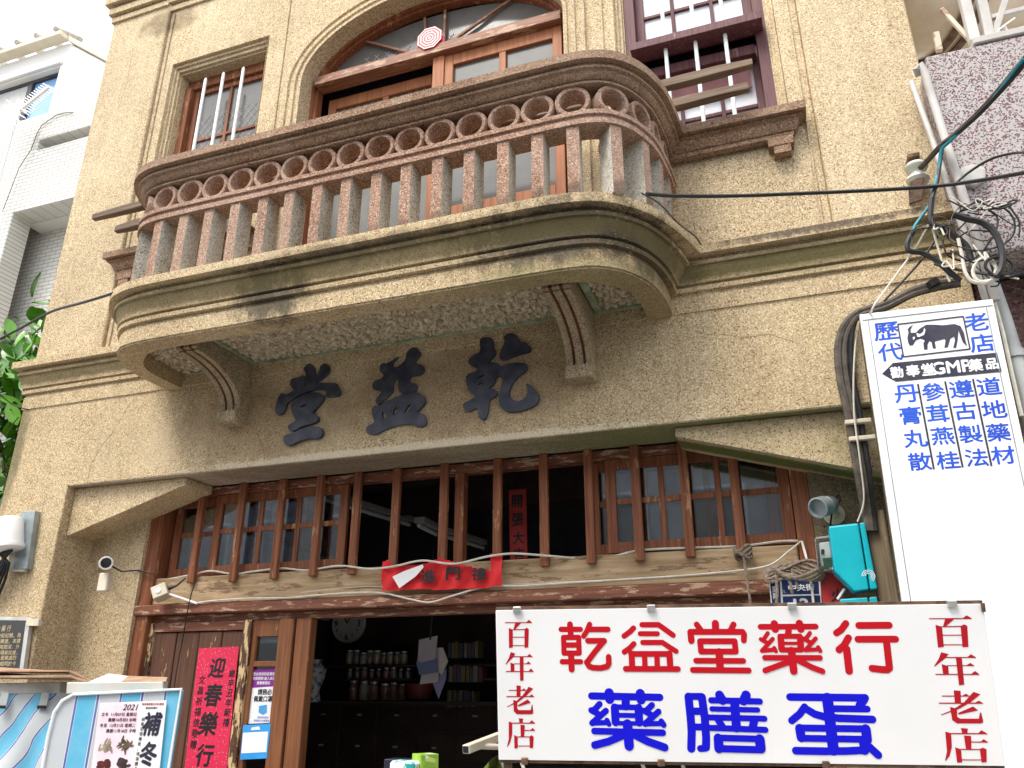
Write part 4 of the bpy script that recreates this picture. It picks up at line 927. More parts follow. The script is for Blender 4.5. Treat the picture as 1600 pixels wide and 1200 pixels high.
# white cube junction box
JB=thing('junction_box','small white cube junction box at the left end of the raw beam','junction box',at(255,928,.27))
c=at(252,926,.25); R3=Matrix.Rotation(math.radians(-28),3,'Y')@Matrix.Rotation(math.radians(25),3,'Z'); e=.052
MB().obox(c,R3@Vector((e,0,0)),R3@Vector((0,e,0)),R3@Vector((0,0,e*.9))).build('box',M['ivory'],JB,.006)
MB().lathe([(.018,0),(.02,.004),(.015,.006),(.0,.006)],c+R3@Vector((-.005,-e,0)),R3@Vector((0,-1,0)),16).build('knockout',M['white'],JB)
pl_=at(266,921,.27); MB().tube([c+R3@Vector((e*.8,.0,.01)),at(276,915,.30),at(290,903,.33)],[.017,.008,.006],8).build('plug',M['black'],JB,0,True)
MB().tube([c+R3@Vector((e*.8,.0,-.03)),at(290,937,.31),at(308,943,.325)],.009,8).build('conduit',M['white'],JB,0,True)
# ------------------------------------------------------------ camera on the left recess wall
CV=thing('security_camera','small white bullet security camera on the left recess wall','camera',at(150,885,.26))
d_=ray(146,887); b=CAM+d_*((-5.118-CAM.x)/d_.x)
MB().lathe([(.05,0),(.05,.008),(.02,.018),(0,.018)],b,(1,0,0),20).build('base',M['ivory'],CV,0,True)
h=at(166,880,-.02)
MB().tube([b,b+Vector((.06,-.01,.0)),h+Vector((-.03,.03,0))],.013,8).build('arm',M['ivory'],CV,0,True)
ax=(CAM+Vector((-.4,0,.1))-h).normalized()
MB().lathe([(.0,-.09),(.036,-.09),(.04,-.08),(.04,.03),(.047,.032),(.047,.05),(.040,.052),(.038,.036),(0,.036)],h,ax,20).build('body',M['white'],CV,0,True)
MB().lathe([(.034,.037),(.018,.040),(0,.044)],h,ax,20).build('lens',M['black'],CV,0,True)
q=at(163,910,.06); MB().box(q.x-.045,q.x+.045,q.y-.02,q.y+.03,q.z-.065,q.z+.065).build('connection_box',M['ivory'],CV,.008)
MB().tube([h-ax*.09,at(190,893,.25),at(215,891,.32),at(240,897,.32)],.006,6).build('cable',M['black'],CV,0,True)
# ------------------------------------------------------------ telephone junction on the left pier
TJ=thing('telephone_junction','white drum telephone junction with black cables on the left pier','junction box',at(15,850,-.02))
p=at(36,845,-.0); q0,q1=at(52,800,-.01),at(33,888,-.01)
MB().slab([at(33,799,-.05),at(55,798,-.05),at(42,889,-.05),at(20,889,-.05)],(0,.05,0)).build('grey_box',M['grey_metal'],TJ,.004)
MB().slab([at(14,862,-.04),at(46,858,-.04),at(38,893,-.04),at(12,893,-.04)],(0,.03,0)).build('back_plate',M['ivory'],TJ,.004)
b=at(12,857,-.11); t_=at(14,816,-.11); 
MB().lathe([(.0,-.02),(.105,-.02),(.118,-.01),(.118,.015),(.108,.02),(.10,.20),(.088,.225),(.0,.23)],b,(t_-b).normalized(),26).build('drum',M['white'],TJ,0,True)
tj=MB()
for k in range(6): tj.tube([b+Vector((-.07+.028*k,-.02,-.02)),at(14-k*3,880,-.1),at(8-k*6,905,-.06),at(-6-k*6,940,-.05)],.011,6)
tj.build('cable',M['black'],TJ,0,True)
# black memorial plaque
pl=Plane(at(20,1000,-.04),(1,0,0),(0,0,1)); PQ=thing('stone_plaque','black polished plaque with gold writing in a steel frame on the left pier','plaque',at(10,1000,-.03))
MB().slab(ppoly(pl,[(-60,968),(41,966),(31,1046),(-70,1052)]),(0,.02,0)).build('board',noisy('polished black',(.01,.01,.012),(.02,.02,.022),4,.15),PQ)
MB().slab(ppoly(pl,[(41,972),(47,972),(37,1046),(31,1046)],.004),(0,.03,0)).slab(ppoly(pl,[(-60,962),(50,965),(50,970),(-60,968)],.004),(0,.03,0)).build('frame',M['steel'],PQ,.002)
MB().slab(ppoly(pl,[(42,966),(62,967),(61,978),(42,978)],.008),(0,.03,0)).build('bracket',M['ivory'],PQ,.002)
gold=noisy('gold letters',(.42,.33,.18),(.55,.45,.27),10,.4)
for s,u,v,h_,sx in(('參 藥 行',14,982,9,.9),('市中央街記號，為',16,993,7,1.15),('原屋所興建，本建',15,1002,7,1.15),('，面寬兩間深，外',14,1011,7,1.15),('，內部隔架如昔，',13,1020,7,1.15),('方法，營業處的',12,1028,7,1.15),('與街景相同於今',11,1037,7,1.15)): text('line',s,(u-8,v),h_,pl,gold,PQ,sx,.01)
# ------------------------------------------------------------ right pier things
RP=thing('wooden_post','weathered grey wooden post beside the teal boxes','post',at(1375,900,.05)+Vector((0,0,-1.5)))
a,b=at(1350,798,.05),at(1381,797,.05); RPm=MB().box(a.x,b.x,.05,.13,.12,a.z).build('post',M['wood_grey'],RP,.006)
def prism(pts,Y,dep,m,name,parent,bv=.006):
    pl=Plane(at(*pts[0],Y),(1,0,0),(0,0,1)); return MB().slab(ppoly(pl,pts),(0,dep,0)).build(name,m,parent,bv,False,2)
TB=thing('teal_box','large teal metal box with a slanted lower corner beside the post','box',at(1335,870,.02))
prism([(1294.5,822),(1341,817),(1358,921),(1335,924),(1304,893)],.0,.16,M['teal'],'body',TB,.008); prism([(1343,817),(1351,816),(1371,920),(1360,921)],.0,.16,M['teal'],'side_cover',TB,.006)
em=MB(); ep=Plane(at(1356,900,-.002),(1,0,0),(0,0,1)); ec=ep.loc(1357,900)
for r in(.012,.02,.028): em.loft([[ep.pt(ec[0]+rr*math.cos(a),ec[1]+rr*math.sin(a),.001) for a in[math.radians(-60+i*20) for i in range(13)]] for rr in(r,r+.003)],False)
em.build('wave_mark',M['iron_white'],TB)
T2=thing('teal_box','small teal metal box partly hidden behind the top of the big sign','box',at(1340,945,.02))
prism([(1312,936),(1356,933),(1362,985),(1320,988)],.02,.14,M['teal'],'body',T2); prism([(1358,933),(1370,932),(1378,985),(1364,985)],.02,.14,M['teal'],'side_cover',T2)
EM=thing('electric_meter','electric meter under a clear cover left of the large teal box','meter',at(1287,865,.2))
prism([(1272,838),(1297,835),(1303,893),(1278,896)],.10,.2,M['clear'],'cover',EM,.012); prism([(1280,848),(1296,846),(1300,890),(1284,892)],.16,.12,M['white'],'face',EM); prism([(1285,872),(1299,871),(1301,886),(1288,887)],.155,.004,noisy('green print board',(.02,.15,.07),(.04,.22,.1),9,.5),'circuit_board',EM)
prism([(1283,858),(1288,858),(1288,866),(1283,866)],.155,.004,M['navy'],'dial',EM)
pl,t=paper('red_notice','dark red painted notice board below the electric meter','notice',[(1281,897),(1312,894),(1320,948),(1287,950)],.2,noisy('faded red board',(.30,.012,.015),(.42,.02,.022),7,.6),.02)
text('character','火',(1308,930),20,pl,M['blackink'],t,.9,.03,.15); MB().beam(at(1309,936,.16),at(1320,920,.14),.012,.012).build('latch',M['white'],t)
pl,t=paper('number_plate','chipped blue and white street number plate hanging under the rope','plate',[(1201,905),(1281,902),(1285,952),(1206,955)],.235,M['white'],.006)
nb=NB('chipped blue enamel'); f=nb.noise(26,6,.7); M['enamel']=nb.done(nb.ramp(f,[(.60,(.008,.025,.11)),(.64,(.6,.6,.58))],'CONSTANT'),.4)
pl2=pl
MB().slab(ppoly(pl,[(1221,906),(1279,904),(1280,928),(1223,929)],.001),(0,.001,0)).slab(ppoly(pl,[(1223,932),(1281,930),(1283,950),(1224,953)],.001),(0,.001,0)).slab(ppoly(pl,[(1203,907),(1218,906),(1221,952),(1207,953)],.001),(0,.001,0)).build('blue_field',M['enamel'],t)
text('street_name','中央街',(1252,918),10,pl,M['white'],t,1.25,.03,0,.0018)
text('house_number','12',(1252,943),15,pl,M['white'],t,1.3,.04,0,.0018)
text('small_name','里\n鄰',(1211,926),20,pl,M['white'],t,.8,.02,0,.0018)
SL=thing('spotlight','grey cylindrical spotlight on a round base on the right recess wall','lamp',at(1300,802,.3))
b=at(1303,804,.325); MB().lathe([(.058,0),(.058,.008),(.03,.02),(.018,.045),(0,.05)],b,(0,-1,0),22).build('base',M['ivory'],SL,0,True)
h=at(1290,790,.19); ax=(at(1268,797,.08)-h).normalized()
MB().lathe([(0,-.07),(.03,-.07),(.045,-.06),(.05,-.03),(.052,.0),(.048,.004),(.048,.01),(.056,.015),(.058,.08),(.05,.082),(.046,.05),(0,.045)],h,ax,24).build('head',M['grey_metal'],SL,0,True)
MB().tube([b+Vector((0,-.04,0)),h+Vector((.02,.03,-.02)),h],.014,8).build('arm',M['ivory'],SL,0,True)
MB().tube([h-ax*.07,at(1311,772,.2),at(1313,782,.25),at(1300,800,.26),at(1296,830,.2)],.005,6).build('cable',M['black'],SL,0,True)
# ropes
rope_m=noisy('old rope',(.13,.10,.075),(.30,.24,.18),60,.9,0,.4)
RO=thing('rope','thin old rope tied to the last window slat and hanging down','rope',at(1162,866,.33))
k=at(1161,863,.335); kn=MB()
for j in range(4): kn.tube([k+Vector((.045*math.cos(a),.035*math.sin(a),.02*math.sin(a*2+j)+.012*(j-1.5))) for a in[2*math.pi*i/16 for i in range(16)]],.009,6,True)
kn.build('knot',rope_m,RO,0,True); MB().tube([at(1162,870,.30),at(1164,885,.30),at(1167,905,.29),at(1171,930,.29),at(1174,960,.29)],.008,6).build('hanging_end',rope_m,RO,0,True)
R2=thing('rope','coiled thick rope draped over the blue number plate','rope',at(1242,895,.2))
kn=MB()
for j in range(5):
    c=at(1240,894,.20); kn.tube([c+Vector((.15*math.cos(a)+.01*j,.03*math.sin(a)-.005*j,.030*math.sin(a)+.02*math.sin(a*3+j)+.006*(j-2))) for a in[2*math.pi*i/28 for i in range(28)]],.010,6,True)
kn.build('coil',rope_m,R2,0,True)
hg=MB()
for u0,v0,u1,v1 in((1212,896,1213,950),(1228,895,1238,928),(1238,892,1246,918),(1236,890,1256,900)): hg.tube([at(u0,v0,.17),at((u0+u1)/2+2,(v0+v1)/2,.165),at(u1,v1,.17)],.009,6)
hg.build('loose_end',rope_m,R2,0,True)
# ------------------------------------------------------------ right neighbour with red flecked terrazzo
nb=NB('red flecked terrazzo'); g=nb.vor(135)
M['terrazzo']=nb.done(nb.mix(nb.ramp(nb.noise(2,4),[(.4,0.0),(.7,.25)]),nb.ramp(g,[(.0,(.15,.022,.03)),(.11,(.20,.04,.05)),(.14,(.42,.39,.385)),(.44,(.50,.47,.46)),(.45,(.11,.09,.09)),(.66,(.17,.14,.14)),(.67,(.44,.41,.40)),(1,(.28,.25,.25))],'CONSTANT'),(.25,.2,.19)),.7)
NH=thing('neighbour_house','neighbouring house with red and white flecked terrazzo walls at the right edge','house',(2.5,1,.12))
n0=at(1445,88,-.25); nx=n0.x; zt=n0.z; zb=at(1522,400,-.25).z
MB().box(nx,6.5,-.25,.6,zb,zt).build('upper_wall',M['terrazzo'],NH,.012)
MB().box(1.10,6.5,.05,6,.12,zb-.02).build('lower_wall',pebble('shade darkened flecked wall',(.05,.02,.02),(.17,.10,.09),(.3,.22,.2),[],75,.6),NH,.01)  # same flecked wall, with the shade below the upper block put into its colour
MB().box(nx+.35,6.5,-.10,.05,zb-.14,zb-.004).build('ledge',M['grey_stone'],NH,.008)
c=at(1520,66,-.25); MB().box(c.x,6.5,-.262,.10,zt+.002,zt+.05).build('coping',M['white_pipe'],NH,.006)
MB().box(1.10,6.5,.6,6,zb,zt-.05).build('terrace',M['grey_stone'],NH)
# steel stand and water tank on the terrace
TK=thing('water_tank','big cream horizontal water tank strapped above the flecked terrazzo wall','water tank',at(1460,40,.55)+Vector((0,0,-.6)))
c=at(1452,-24,.75); r=.52
prof=[(0,-.46),(r*.5,-.42),(r*.8,-.32),(r*.96,-.16),(r,.0),(r,1.6),(r*.8,1.95),(0,2.05)]
tkm=noisy('cream tank shell',(.55,.47,.36),(.72,.64,.52),3,.35,.15)
MB().lathe(prof,c,(.92,.38,.0),40).build('shell',tkm,TK,0,True)
d=Vector((.92,.38,0)).normalized()
for s in(.04,.14,.9): MB().lathe([(r+.001,s-.018),(r+.022,s-.028),(r+.022,s+.028),(r+.001,s+.028)],c,d,40).build('strap',M['rust'],TK,0,True)
M['rust_cream']=noisy('rusty cream paint',(.30,.18,.10),(.62,.53,.42),16,.7,0,0,4,.35,.5)
TF=thing('tank_stand','pale rusty steel frame standing on the terrazzo wall in front of the tank','frame',at(1530,60,-.1))
def fb_(mb,a,b,w_,h_=None): mb.beam(at(*a),at(*b),w_,h_ or w_,(0,1,0))
f=MB(); fb_(f,(1523,66,-.1),(1503,-15,-.1),.055); f.build('post',M['white_pipe'],TF,.003)
f=MB(); fb_(f,(1546,60,-.1),(1530,-15,-.1),.05); f.build('post',M['white_pipe'],TF,.003)
f=MB(); fb_(f,(1471,14,.0),(1522,70,-.05),.024); f.build('brace',M['rust_cream'],TF,.003)
f=MB(); fb_(f,(1553,56,-.1),(1575,-12,-.1),.035); f.build('brace',M['white_pipe'],TF,.003)
f=MB(); fb_(f,(1548,28,-.1),(1610,12,-.1),.03); f.build('rail',M['white_pipe'],TF,.003)
f=MB(); fb_(f,(1462,52,.1),(1468,80,.1),.035); f.build('stub',M['rust_cream'],TF,.003)
f=MB(); f.tube([at(1556,58,-.12),at(1562,45,-.14),at(1570,40,-.12),at(1575,48,-.12),at(1566,42,-.12),at(1580,32,-.12),at(1586,28,-.12)],.005,6); f.build('loose_wire',M['white'],TF,0,True)
# pipes down the joint
def pipe(label,pts,r,m,name='drain_pipe',cat='pipe',grp=None): return tag(MB().tube([at(*p) for p in pts],r,12).build(name,m,None,0,True),label,cat,grp)
pipe('white pipe with a bent top, left of the flecked terrazzo wall',[(1436,118,-.27),(1432,108,-.3),(1438,102,-.3),(1444,112,-.3),(1470,195,-.3),(1502,295,-.3),(1533,395,-.3),(1556,470,-.3)],.021,M['white_pipe'])
pipe('slim white pipe hugging the right edge of the tan facade',[(1424,128,-.1),(1436,160,-.15),(1452,205,-.2),(1474,268,-.22),(1495,330,-.24),(1519,400,-.24),(1540,470,-.24)],.016,M['white_pipe'])
pipe('yellowed rusty pipe leaning on the tan facade edge',[(1426,140,-.06),(1440,176,-.06),(1451,208,-.07)],.013,noisy('yellowed pipe',(.30,.17,.05),(.6,.48,.3),12,.7))
pipe('grey drain pipe with a collar right of the ox sign',[(1545,440,-.2),(1566,500,-.2),(1583,555,-.2),(1600,615,-.2),(1616,680,-.2)],.045,M['grey_pipe'])
q=at(1583,555,-.2); tag(MB().lathe([(.046,-.02),(.054,-.02),(.054,.02),(.046,.02)],q,(at(1600,615,-.2)-q),16).build('pipe_collar',M['grey_pipe'],None,0,True),'raised grey collar round the drain pipe','pipe collar')
tag(MB().tube([at(1553,470,-.29),at(1567,520,-.29),at(1580,580,-.29),at(1596,650,-.29)],.010,6).build('cable',M['cream_cable'],None,0,True),'white cable running down beside the grey drain pipe','cable')
WB=tag(MB().slab([at(u,v,-.29) for u,v in((1500,262),(1524,255),(1541,262),(1541,278),(1524,290),(1502,284),(1498,274))],(0,.04,0)).build('vent_cover',M['white_pipe'],None,.012,False,2),'round white cap on the flecked terrazzo wall','vent cover')
# porcelain insulator
IN=thing('insulator','porcelain spool insulator on a rusty bracket near the right end of the cornice','insulator',at(1432,275,-.05))
a=at(1420,248,-.0); 
MB().slab([at(u,v,-.02) for u,v in((1417,242),(1437,239),(1441,302),(1421,318))],(0,.02,0)).slab([at(u,v,-.14) for u,v in((1418,240),(1437,237),(1437,243),(1419,246))],(0,.12,0)).slab([at(u,v,-.14) for u,v in((1423,282),(1444,276),(1441,312),(1421,318))],(0,.012,0)).build('bracket',M['rust'],IN,.003)
b=at(1435,288,-.09); t_=at(1430,252,-.09); ax=(t_-b); Lg=ax.length
MB().lathe([(.012,0),(.05,.01),(.062,Lg*.18),(.055,Lg*.3),(.034,Lg*.38),(.032,Lg*.5),(.055,Lg*.6),(.062,Lg*.72),(.05,Lg*.86),(.02,Lg*.9)],b,ax,24).build('spool',M['porcelain'],IN,0,True)
# street cables
Bk,Gy,Cr,Tl=M['black'],M['grey_cable'],M['cream_cable'],M['teal_cable']
cable('cable','long black cable stretched across the facade from the balcony to the right edge',[(1010,303,-.95),(1060,306,-.8),(1150,306,-.65),(1260,302,-.5),(1370,297,-.42),(1460,291,-.38),(1530,282,-.5),(1610,268,-.8)],.010,Bk)
cable('cable','thin grey wire lying on the right shoulder of the balcony slab',[(1003,302,-.92),(1030,318,-.68),(1060,349,-.45),(1085,368,-.25),(1095,382,-.14)],.005,Gy)
cable('cable','black cable rising from the left edge to the balcony slab',[(-20,540,-.3),(30,514,-.4),(80,487,-.55),(125,474,-.7),(165,462,-.8),(185,455,-.84)],.010,Bk)
cable('cable','thick grey and black cable coming down from the upper right corner',[(1615,75,-.9),(1570,130,-.7),(1530,175,-.55),(1490,212,-.42),(1471,227,-.36),(1450,250,-.24),(1438,262,-.16)],.016,Gy)
cable('cable','black cable twisted round the thick cable in the upper right corner',[(1612,88,-.88),(1568,138,-.7),(1528,180,-.56),(1488,215,-.43),(1474,226,-.38),(1470,245,-.36),(1464,285,-.36),(1456,310,-.36)],.011,Bk)
cable('cable','teal cable dropping past the insulator',[(1600,92,-.86),(1540,168,-.58),(1487,218,-.43),(1471,235,-.38),(1467,262,-.36),(1460,290,-.36),(1453,318,-.35),(1440,338,-.34),(1430,352,-.34),(1427,362,-.34)],.009,Tl)
cable('cable','black taped cable joint below the insulator',[(1456,310,-.36),(1454,332,-.36),(1457,350,-.36),(1475,357,-.36),(1490,368,-.36),(1510,385,-.36),(1518,408,-.36)],.016,Bk)
cable('cable','black taped cable sloping under the teal cable',[(1427,362,-.34),(1418,380,-.34),(1421,392,-.34),(1440,395,-.34),(1460,405,-.34),(1480,422,-.34),(1500,438,-.34)],.014,Bk)
cable('cable','heavy black cable arching over the white pipes',[(1490,335,-.42),(1510,342,-.42),(1535,348,-.42),(1555,365,-.42),(1566,395,-.42),(1564,420,-.42),(1556,432,-.42)],.016,Bk)
cable('cable','large loop of thin blue black wire on the flecked wall',[(1495,335,-.35),(1520,318,-.33),(1550,316,-.33),(1577,332,-.33),(1586,352,-.33),(1580,372,-.33),(1560,385,-.33),(1530,392,-.33),(1500,388,-.33),(1480,368,-.33),(1485,345,-.33)],.005,Bk)
cable('cable','smaller loop of thin black wire inside the large loop',[(1500,330,-.36),(1530,325,-.36),(1555,335,-.36),(1558,355,-.36),(1545,380,-.36),(1525,402,-.36),(1505,408,-.36),(1480,398,-.36),(1473,375,-.36)],.005,Bk)
cable('cable','thin blue black wire rising over the white cap to the right edge',[(1490,290,-.36),(1510,272,-.36),(1545,250,-.4),(1580,240,-.5),(1612,238,-.7)],.007,Bk)
cable('cable','cream cable coiled in two loops above the ox sign',[(1497,373,-.38),(1503,400,-.38),(1508,425,-.38),(1520,440,-.38),(1545,440,-.38),(1556,420,-.38),(1545,404,-.38),(1528,408,-.38),(1520,425,-.38),(1530,440,-.38),(1560,436,-.38)],.009,Cr)
cable('cable','black cable coiled beside the cream coil',[(1600,425,-.5),(1580,432,-.42),(1555,430,-.4),(1540,418,-.4),(1545,405,-.4),(1565,402,-.4),(1582,412,-.4),(1580,426,-.4),(1560,430,-.4),(1500,422,-.36),(1460,412,-.34)],.008,Bk)
cable('cable','grey wire crossing from the insulator to the top corner of the ox sign',[(1454,345,-.3),(1430,388,-.3),(1400,430,-.34),(1372,468,-.40),(1362,484,-.40)],.005,Cr)
cable('cable','black wire beside the grey wire above the ox sign',[(1470,360,-.3),(1445,400,-.3),(1410,440,-.34),(1382,470,-.38)],.006,Bk)
cable('cable','white wire dropping straight past the black tape to the cable bend',[(1456,352,-.33),(1465,385,-.33),(1475,418,-.33),(1484,440,-.33)],.006,Cr)
for k,(dx,dy,r,m) in enumerate(((0,0,.022,Gy),(6,6,.018,Gy),(12,2,.016,Bk))):
    cable('cable','cable of the bundle bending down the facade left of the ox sign, '+('outermost and thickest','middle grey one','innermost black one')[k],[(1500,441+dy*.5,-.20),(1465,444+dy,-.20),(1425,455+dy,-.18),(1385,475+dy,-.14),(1345,487+dy,-.08),(1322+dx,505+dy,-.06),(1310+dx*1.6,540,-.05),(1313+dx*1.6,590,-.04),(1324+dx*1.5,640,-.04),(1332+dx*1.5,690,-.04),(1342+dx*1.4,745,-.03),(1352+dx,800,.03),(1356+dx,830,.03)],r,m,'cable bundle beside the ox sign',8)
cable('cable','thin white wire running down over the dark cable bundle',[(1362,486,-.38),(1340,520,-.12),(1334,580,-.10),(1335,650,-.09),(1344,720,-.07),(1350,780,-.02),(1340,815,.02)],.005,Cr)
tag(MB().tube([at(1455,440,-.21),at(1461,448,-.21)],.034,10).build('cable_tie',Bk,None),'black tape band round the bending cable bundle','tape')
for v_ in(660,686): 
    q=at(1342+(v_-660)*.25,v_,-.05); tag(MB().box(q.x-.07,q.x+.06,q.y-.03,q.y+.02,q.z-.012,q.z+.012).build('cable_clamp',M['ivory'],None,.004),'pale clamp holding the cable bundle, '+('upper' if v_==660 else 'lower')+' of the two','clamp','clamps on the cable bundle')
for k in range(16):
    u0,v0=random.uniform(1440,1530),random.uniform(300,400); P_=[(u0,v0,-.37)]
    for j in range(random.randint(3,6)): 
        u0+=random.uniform(-30,48); v0+=random.uniform(-14,34); u0=min(max(u0,1425),1592); P_.append((u0,min(v0,452),-.37-.02*random.random()))
    cable('cable','one of the thin loose wires in the tangle above the ox sign',P_,random.choice((.003,.004,.005)),random.choice((Bk,Bk,Bk,Gy,Cr)),'loose wires of the tangle')
# ------------------------------------------------------------ white tiled apartment block on the left
YB=2.6
nb=NB('white wall tile'); br=nb.new('ShaderNodeTexBrick'); sx=nb.xyz(); cb=nb.new('ShaderNodeCombineXYZ'); nb.link(sx[0],cb.inputs[0]); nb.link(sx[2],cb.inputs[1]); nb.link(cb.outputs[0],br.inputs['Vector'])
br.inputs['Scale'].default_value=1; br.inputs['Brick Width'].default_value=.20; br.inputs['Row Height'].default_value=.065; br.inputs['Mortar Size'].default_value=.006; br.inputs['Color1'].default_value=(.60,.59,.55,1); br.inputs['Color2'].default_value=(.66,.65,.61,1); br.inputs['Mortar'].default_value=(.30,.29,.26,1)
M['tile']=nb.done(br.outputs[0],.5)
M['render_white']=noisy('white render',(.74,.73,.70),(.80,.79,.76),2,.8)
AB=thing('apartment_block','white tiled apartment block with a sloping roof edge left of the tan house','apartment block',(-11,YB+2,.12))
pts=lambda l:[(at(u,v,YB).x,at(u,v,YB).z) for u,v in l]
win=pts([(-40,160),(94,103),(76,187),(-52,222)])
wx0,wx1=-16.2,win[1][0]; wz1=win[1][1]; wz0=win[2][1]
e0=at(108,67,YB); e1=at(172,101,YB)
o1=pts([(62,222),(150,195),(150,215),(73,232)]); s1=(o1[0][0],o1[1][0]+1.5,o1[3][1],o1[0][1]+.02)
o2=pts([(22,334),(0,500)]); s2=(o2[0][0],o2[0][0]+6,.5,o2[0][1])
outer=[(-19,0),(-6.6,0),(-6.6,e1.z-1.2),(e1.x,e1.z),(e0.x,e0.z),(-19,e0.z)]
zt_=at(60,200,YB).z+.25
MB().plate([(-19,zt_),(-6.6,zt_),(-6.6,e1.z-.9),(e1.x,e1.z),(e0.x,e0.z),(-19,e0.z)],[rect((wx0,wx1,wz0,wz1))],YB,YB+.3).build('upper_wall',M['render_white'],AB,.01)
MB().plate([(-19,.1),(-6.6,.1),(-6.6,zt_-.004),(-19,zt_-.004)],[rect((s1[0],-6.8,s1[2],s1[3])),rect((s2[0],-6.8,s2[2],s2[3]))],YB-.02,YB+.3).build('tiled_wall',M['tile'],AB,.01)
MB().box(-19,-6.7,YB+.55,YB+.65,0,zt_).build('recess_wall',M['tile'],AB)
for s in(s1,s2): MB().box(s[0]-.1,-6.7,YB+.30,YB+.55,s[3],s[3]+.15).build('balcony_soffit',M['render_white'],AB)
MB().box(s1[0]-.1,-6.7,YB+.29,YB+.55,s1[2]-.15,s1[2]-.02).build('balcony_floor',M['render_white'],AB)
W=MB().box(wx0,wx1,YB+.10,YB+.18,wz1-.06,wz1).box(wx0,wx1,YB+.10,YB+.18,wz0,wz0+.05).box(wx1-.05,wx1,YB+.10,YB+.18,wz0+.05,wz1-.06)
mx=at(47,138,YB+.1).x; W.box(mx-.05,mx+.05,YB+.09,YB+.19,wz0+.05,wz1-.06)
W=W.build('window',noisy('dark aluminium',(.02,.02,.025),(.05,.05,.06),5,.4),AB,.004)
MB().box(mx+.05,wx1-.05,YB+.14,YB+.15,wz0+.05,wz1-.06).build('pane',noisy('blue tinted pane',(.16,.33,.62),(.22,.40,.70),2,.08,0,0,3,.3,.7,.9),W)
MB().box(wx0,mx-.05,YB+.12,YB+.13,wz0+.05,wz1-.06).build('pane',noisy('frosted pane',(.42,.42,.42),(.52,.52,.5),9,.5),W)
MB().box(wx0-.3,wx1+.05,YB-.05,YB,wz1+.02,wz1+.10).build('window_hood',M['render_white'],AB,.01)
er=MB().slab([(-19,YB-.2,e0.z),(e0.x+.02,YB-.2,e0.z),(e0.x+.02,YB-.02,e0.z+.0),(-19,YB-.02,e0.z+.0)],(0,.0,.09)); er.slab([(e0.x+.02,YB-.05,e0.z+.0),(e1.x+2,YB-.05,e0.z-(e0.z-e1.z)*(e1.x+2-e0.x)/(e1.x-e0.x)),(e1.x+2,YB+.3,e0.z-(e0.z-e1.z)*(e1.x+2-e0.x)/(e1.x-e0.x)),(e0.x+.02,YB+.3,e0.z)],(0,0,.10))
er.build('eave',noisy('cream eave',(.60,.53,.40),(.70,.63,.5),3,.8),AB,.01)
x=-14.8
while x<e0.x+.1:
    MB().lathe([(.045,0),(.05,.5),(.0,.51)],(x,YB-.22,e0.z+.12),(0,1,.42),8).build('ridge_tile',M['grey_stone'],AB,0,True); x+=.42
MB().tube([at(49,233,YB-.04),at(58,208,YB-.04),at(66,195,YB-.04),at(88,180,YB-.04),at(104,176,YB-.04),at(114,176,YB-.04)],.007,6).build('wire',M['grey_cable'],AB,0,True)
MB().tube([at(4,330,YB-.06),at(30,262,YB-.06),at(49,233,YB-.06)],.006,6).build('wire',M['grey_cable'],AB,0,True)
# antenna
AN=thing('tv_antenna','white comb shaped television antenna in front of the blue window of the apartment block','antenna',at(20,200,2.2))
p,q=at(32,172,2.3),at(77,136,2.1); MB().beam(p,q,.045,.045).build('boom',M['white'],AN)
el_=MB(); dv=(q-p).normalized(); sd_=Vector((.75,-.1,-.55)).normalized()
for k in range(14):
    c=p+(q-p)*(k/13); L_=.24 if k>3 else .34; el_.tube([c-sd_*L_,c+sd_*L_],.009,5)
el_.build('element',M['white'],AN,0,True); AN_e=None
MB().tube([at(33,170,2.3),at(20,205,2.3),at(2,270,2.3),at(-12,330,2.4)],.02,6).build('mast',M['white'],AN,0,True)
el2=MB()
for k in range(5):
    c=at(26-k*2.2,166+k*9,2.28); el2.tube([c-sd_*.42,c+sd_*.42],.009,5)
el2.build('reflector',M['white'],AN,0,True)
